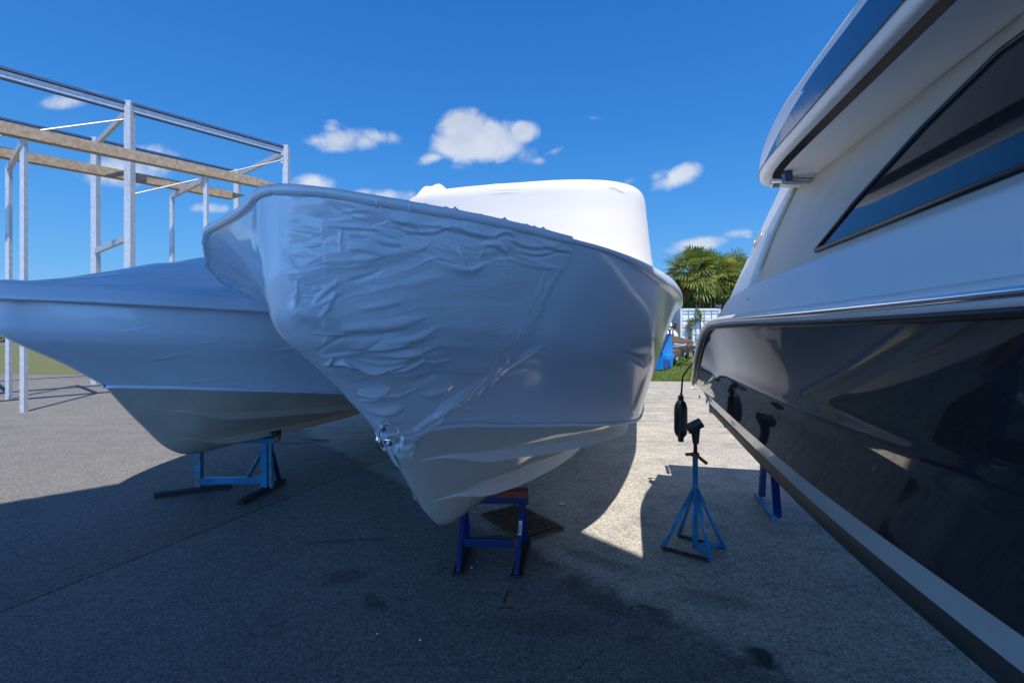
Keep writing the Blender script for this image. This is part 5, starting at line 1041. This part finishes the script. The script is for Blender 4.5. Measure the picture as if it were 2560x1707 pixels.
tag(bpy.data.objects['weed'], 'weeds growing up under the edge of the dark trailer', 'weeds', kind='stuff')
# ---- storage rack on the left
def build_rack():
    root = thing('storage_rack', (-8.0, 12.6, 0), 'galvanised steel boat rack with timber bunk, top left', 'rack')
    a = np.array([-.64, -.768, 0]); p0 = np.array([(716 - CX) / F * 14.0, 14.0, 0]); back = np.array([-.768, .64, 0])
    def post(p, h):
        mb = MB(); w_ = .155; mb.bar(p + [0, 0, .0], p + [0, 0, h], .02, w_, up=(0, 1, 0)); 
        for sx_ in (-.065, .065): mb.bar(p + [sx_, 0, 0], p + [sx_, 0, h], .018, w_, up=(0, 1, 0))
        mb.bar(p + [0, -.075, 0], p + [0, -.075, h], .13, .01, up=(0, 1, 0))
        o = mb.build('post', M['galv'], root); return o
    P = [p0, p0 + a * 3.6, p0 + a * 7.2]
    for i, p in enumerate(P):
        post(p, 6.68); post(p + back * 3.4, 6.68)
    for i in range(2):
        for o_ in (back * 0, back * 3.4):
            mb = MB(); mb.bar(P[i] + o_ + [-.07, 0, 6.52], P[i + 1] + o_ + [0, 0, 6.52], .06, .14); mb.build('beam', M['galv'], root)
            mb = MB(); mb.bar(P[i] + o_ + [-.07, 0, 6.63], P[i + 1] + o_ + [0, 0, 6.63], .16, .05); mb.bar(P[i] + o_ + [-.07, 0, 6.44], P[i + 1] + o_ + [0, 0, 6.44], .12, .025); mb.build('beam_flange', M['bluesteel'], root)
        mb = MB(); mb.tube([P[i] + [-.08, 0, 6.28], P[i] + a * 3.5 + [0, 0, 4.6]], .022, 8); mb.build('tie_rod', M['galv'], root)
    for p in P:
        for z in (6.5, 3.6): mb = MB(); mb.bar(p + [0, 0, z], p + back * 3.4 + [0, 0, z], .08, .14); mb.build('cross_beam', M['galv'], root)
    q = P3(690, 468, 12.6); 
    for o_, z in ((0, 0), (1.8, 0)):
        c_ = q + back * o_; mb = MB(); mb.prism([(0, 0), (-.12, -.10), (-.12, .10), (0, .08)], c_ + a * .4, c_ + a * 7.0, (0, 0, 0) if False else tuple(back), (0, 0, 1)); mb.bar(c_ + a * .38, c_ + a * 7.0 , .16, .20); mb.add([c_ + [0, 0, .09], c_ + a * .4 + [0, 0, .11], c_ + a * .4 + [0, 0, -.10]], [(0, 1, 2)])
        mb.build('bunk', M['timber'], root)
    mb = MB(); 
    for k in (1.6, 4.6): mb.bar(q + a * k + [0, 0, -.15], q + a * k + back * 2.4 + [0, 0, -.15], .08, .12); mb.bar(q + a * k + [0, 0, -.15], (q + a * k) * [1, 1, 0], .08, .08, up=(0, 1, 0)); mb.bar(q + a * k + back * 2.4 + [0, 0, -.15], (q + a * k + back * 2.4) * [1, 1, 0], .08, .08, up=(0, 1, 0))
    mb.build('bunk_frame', M['galv'], root)
    for y in (386, 398, 406):
        pz = P3(706, y, 13.9); mb = MB(); mb.box(pz, (.06, .05, .07)); mb.build('bolt_plate', M['galv'], root)
build_rack()
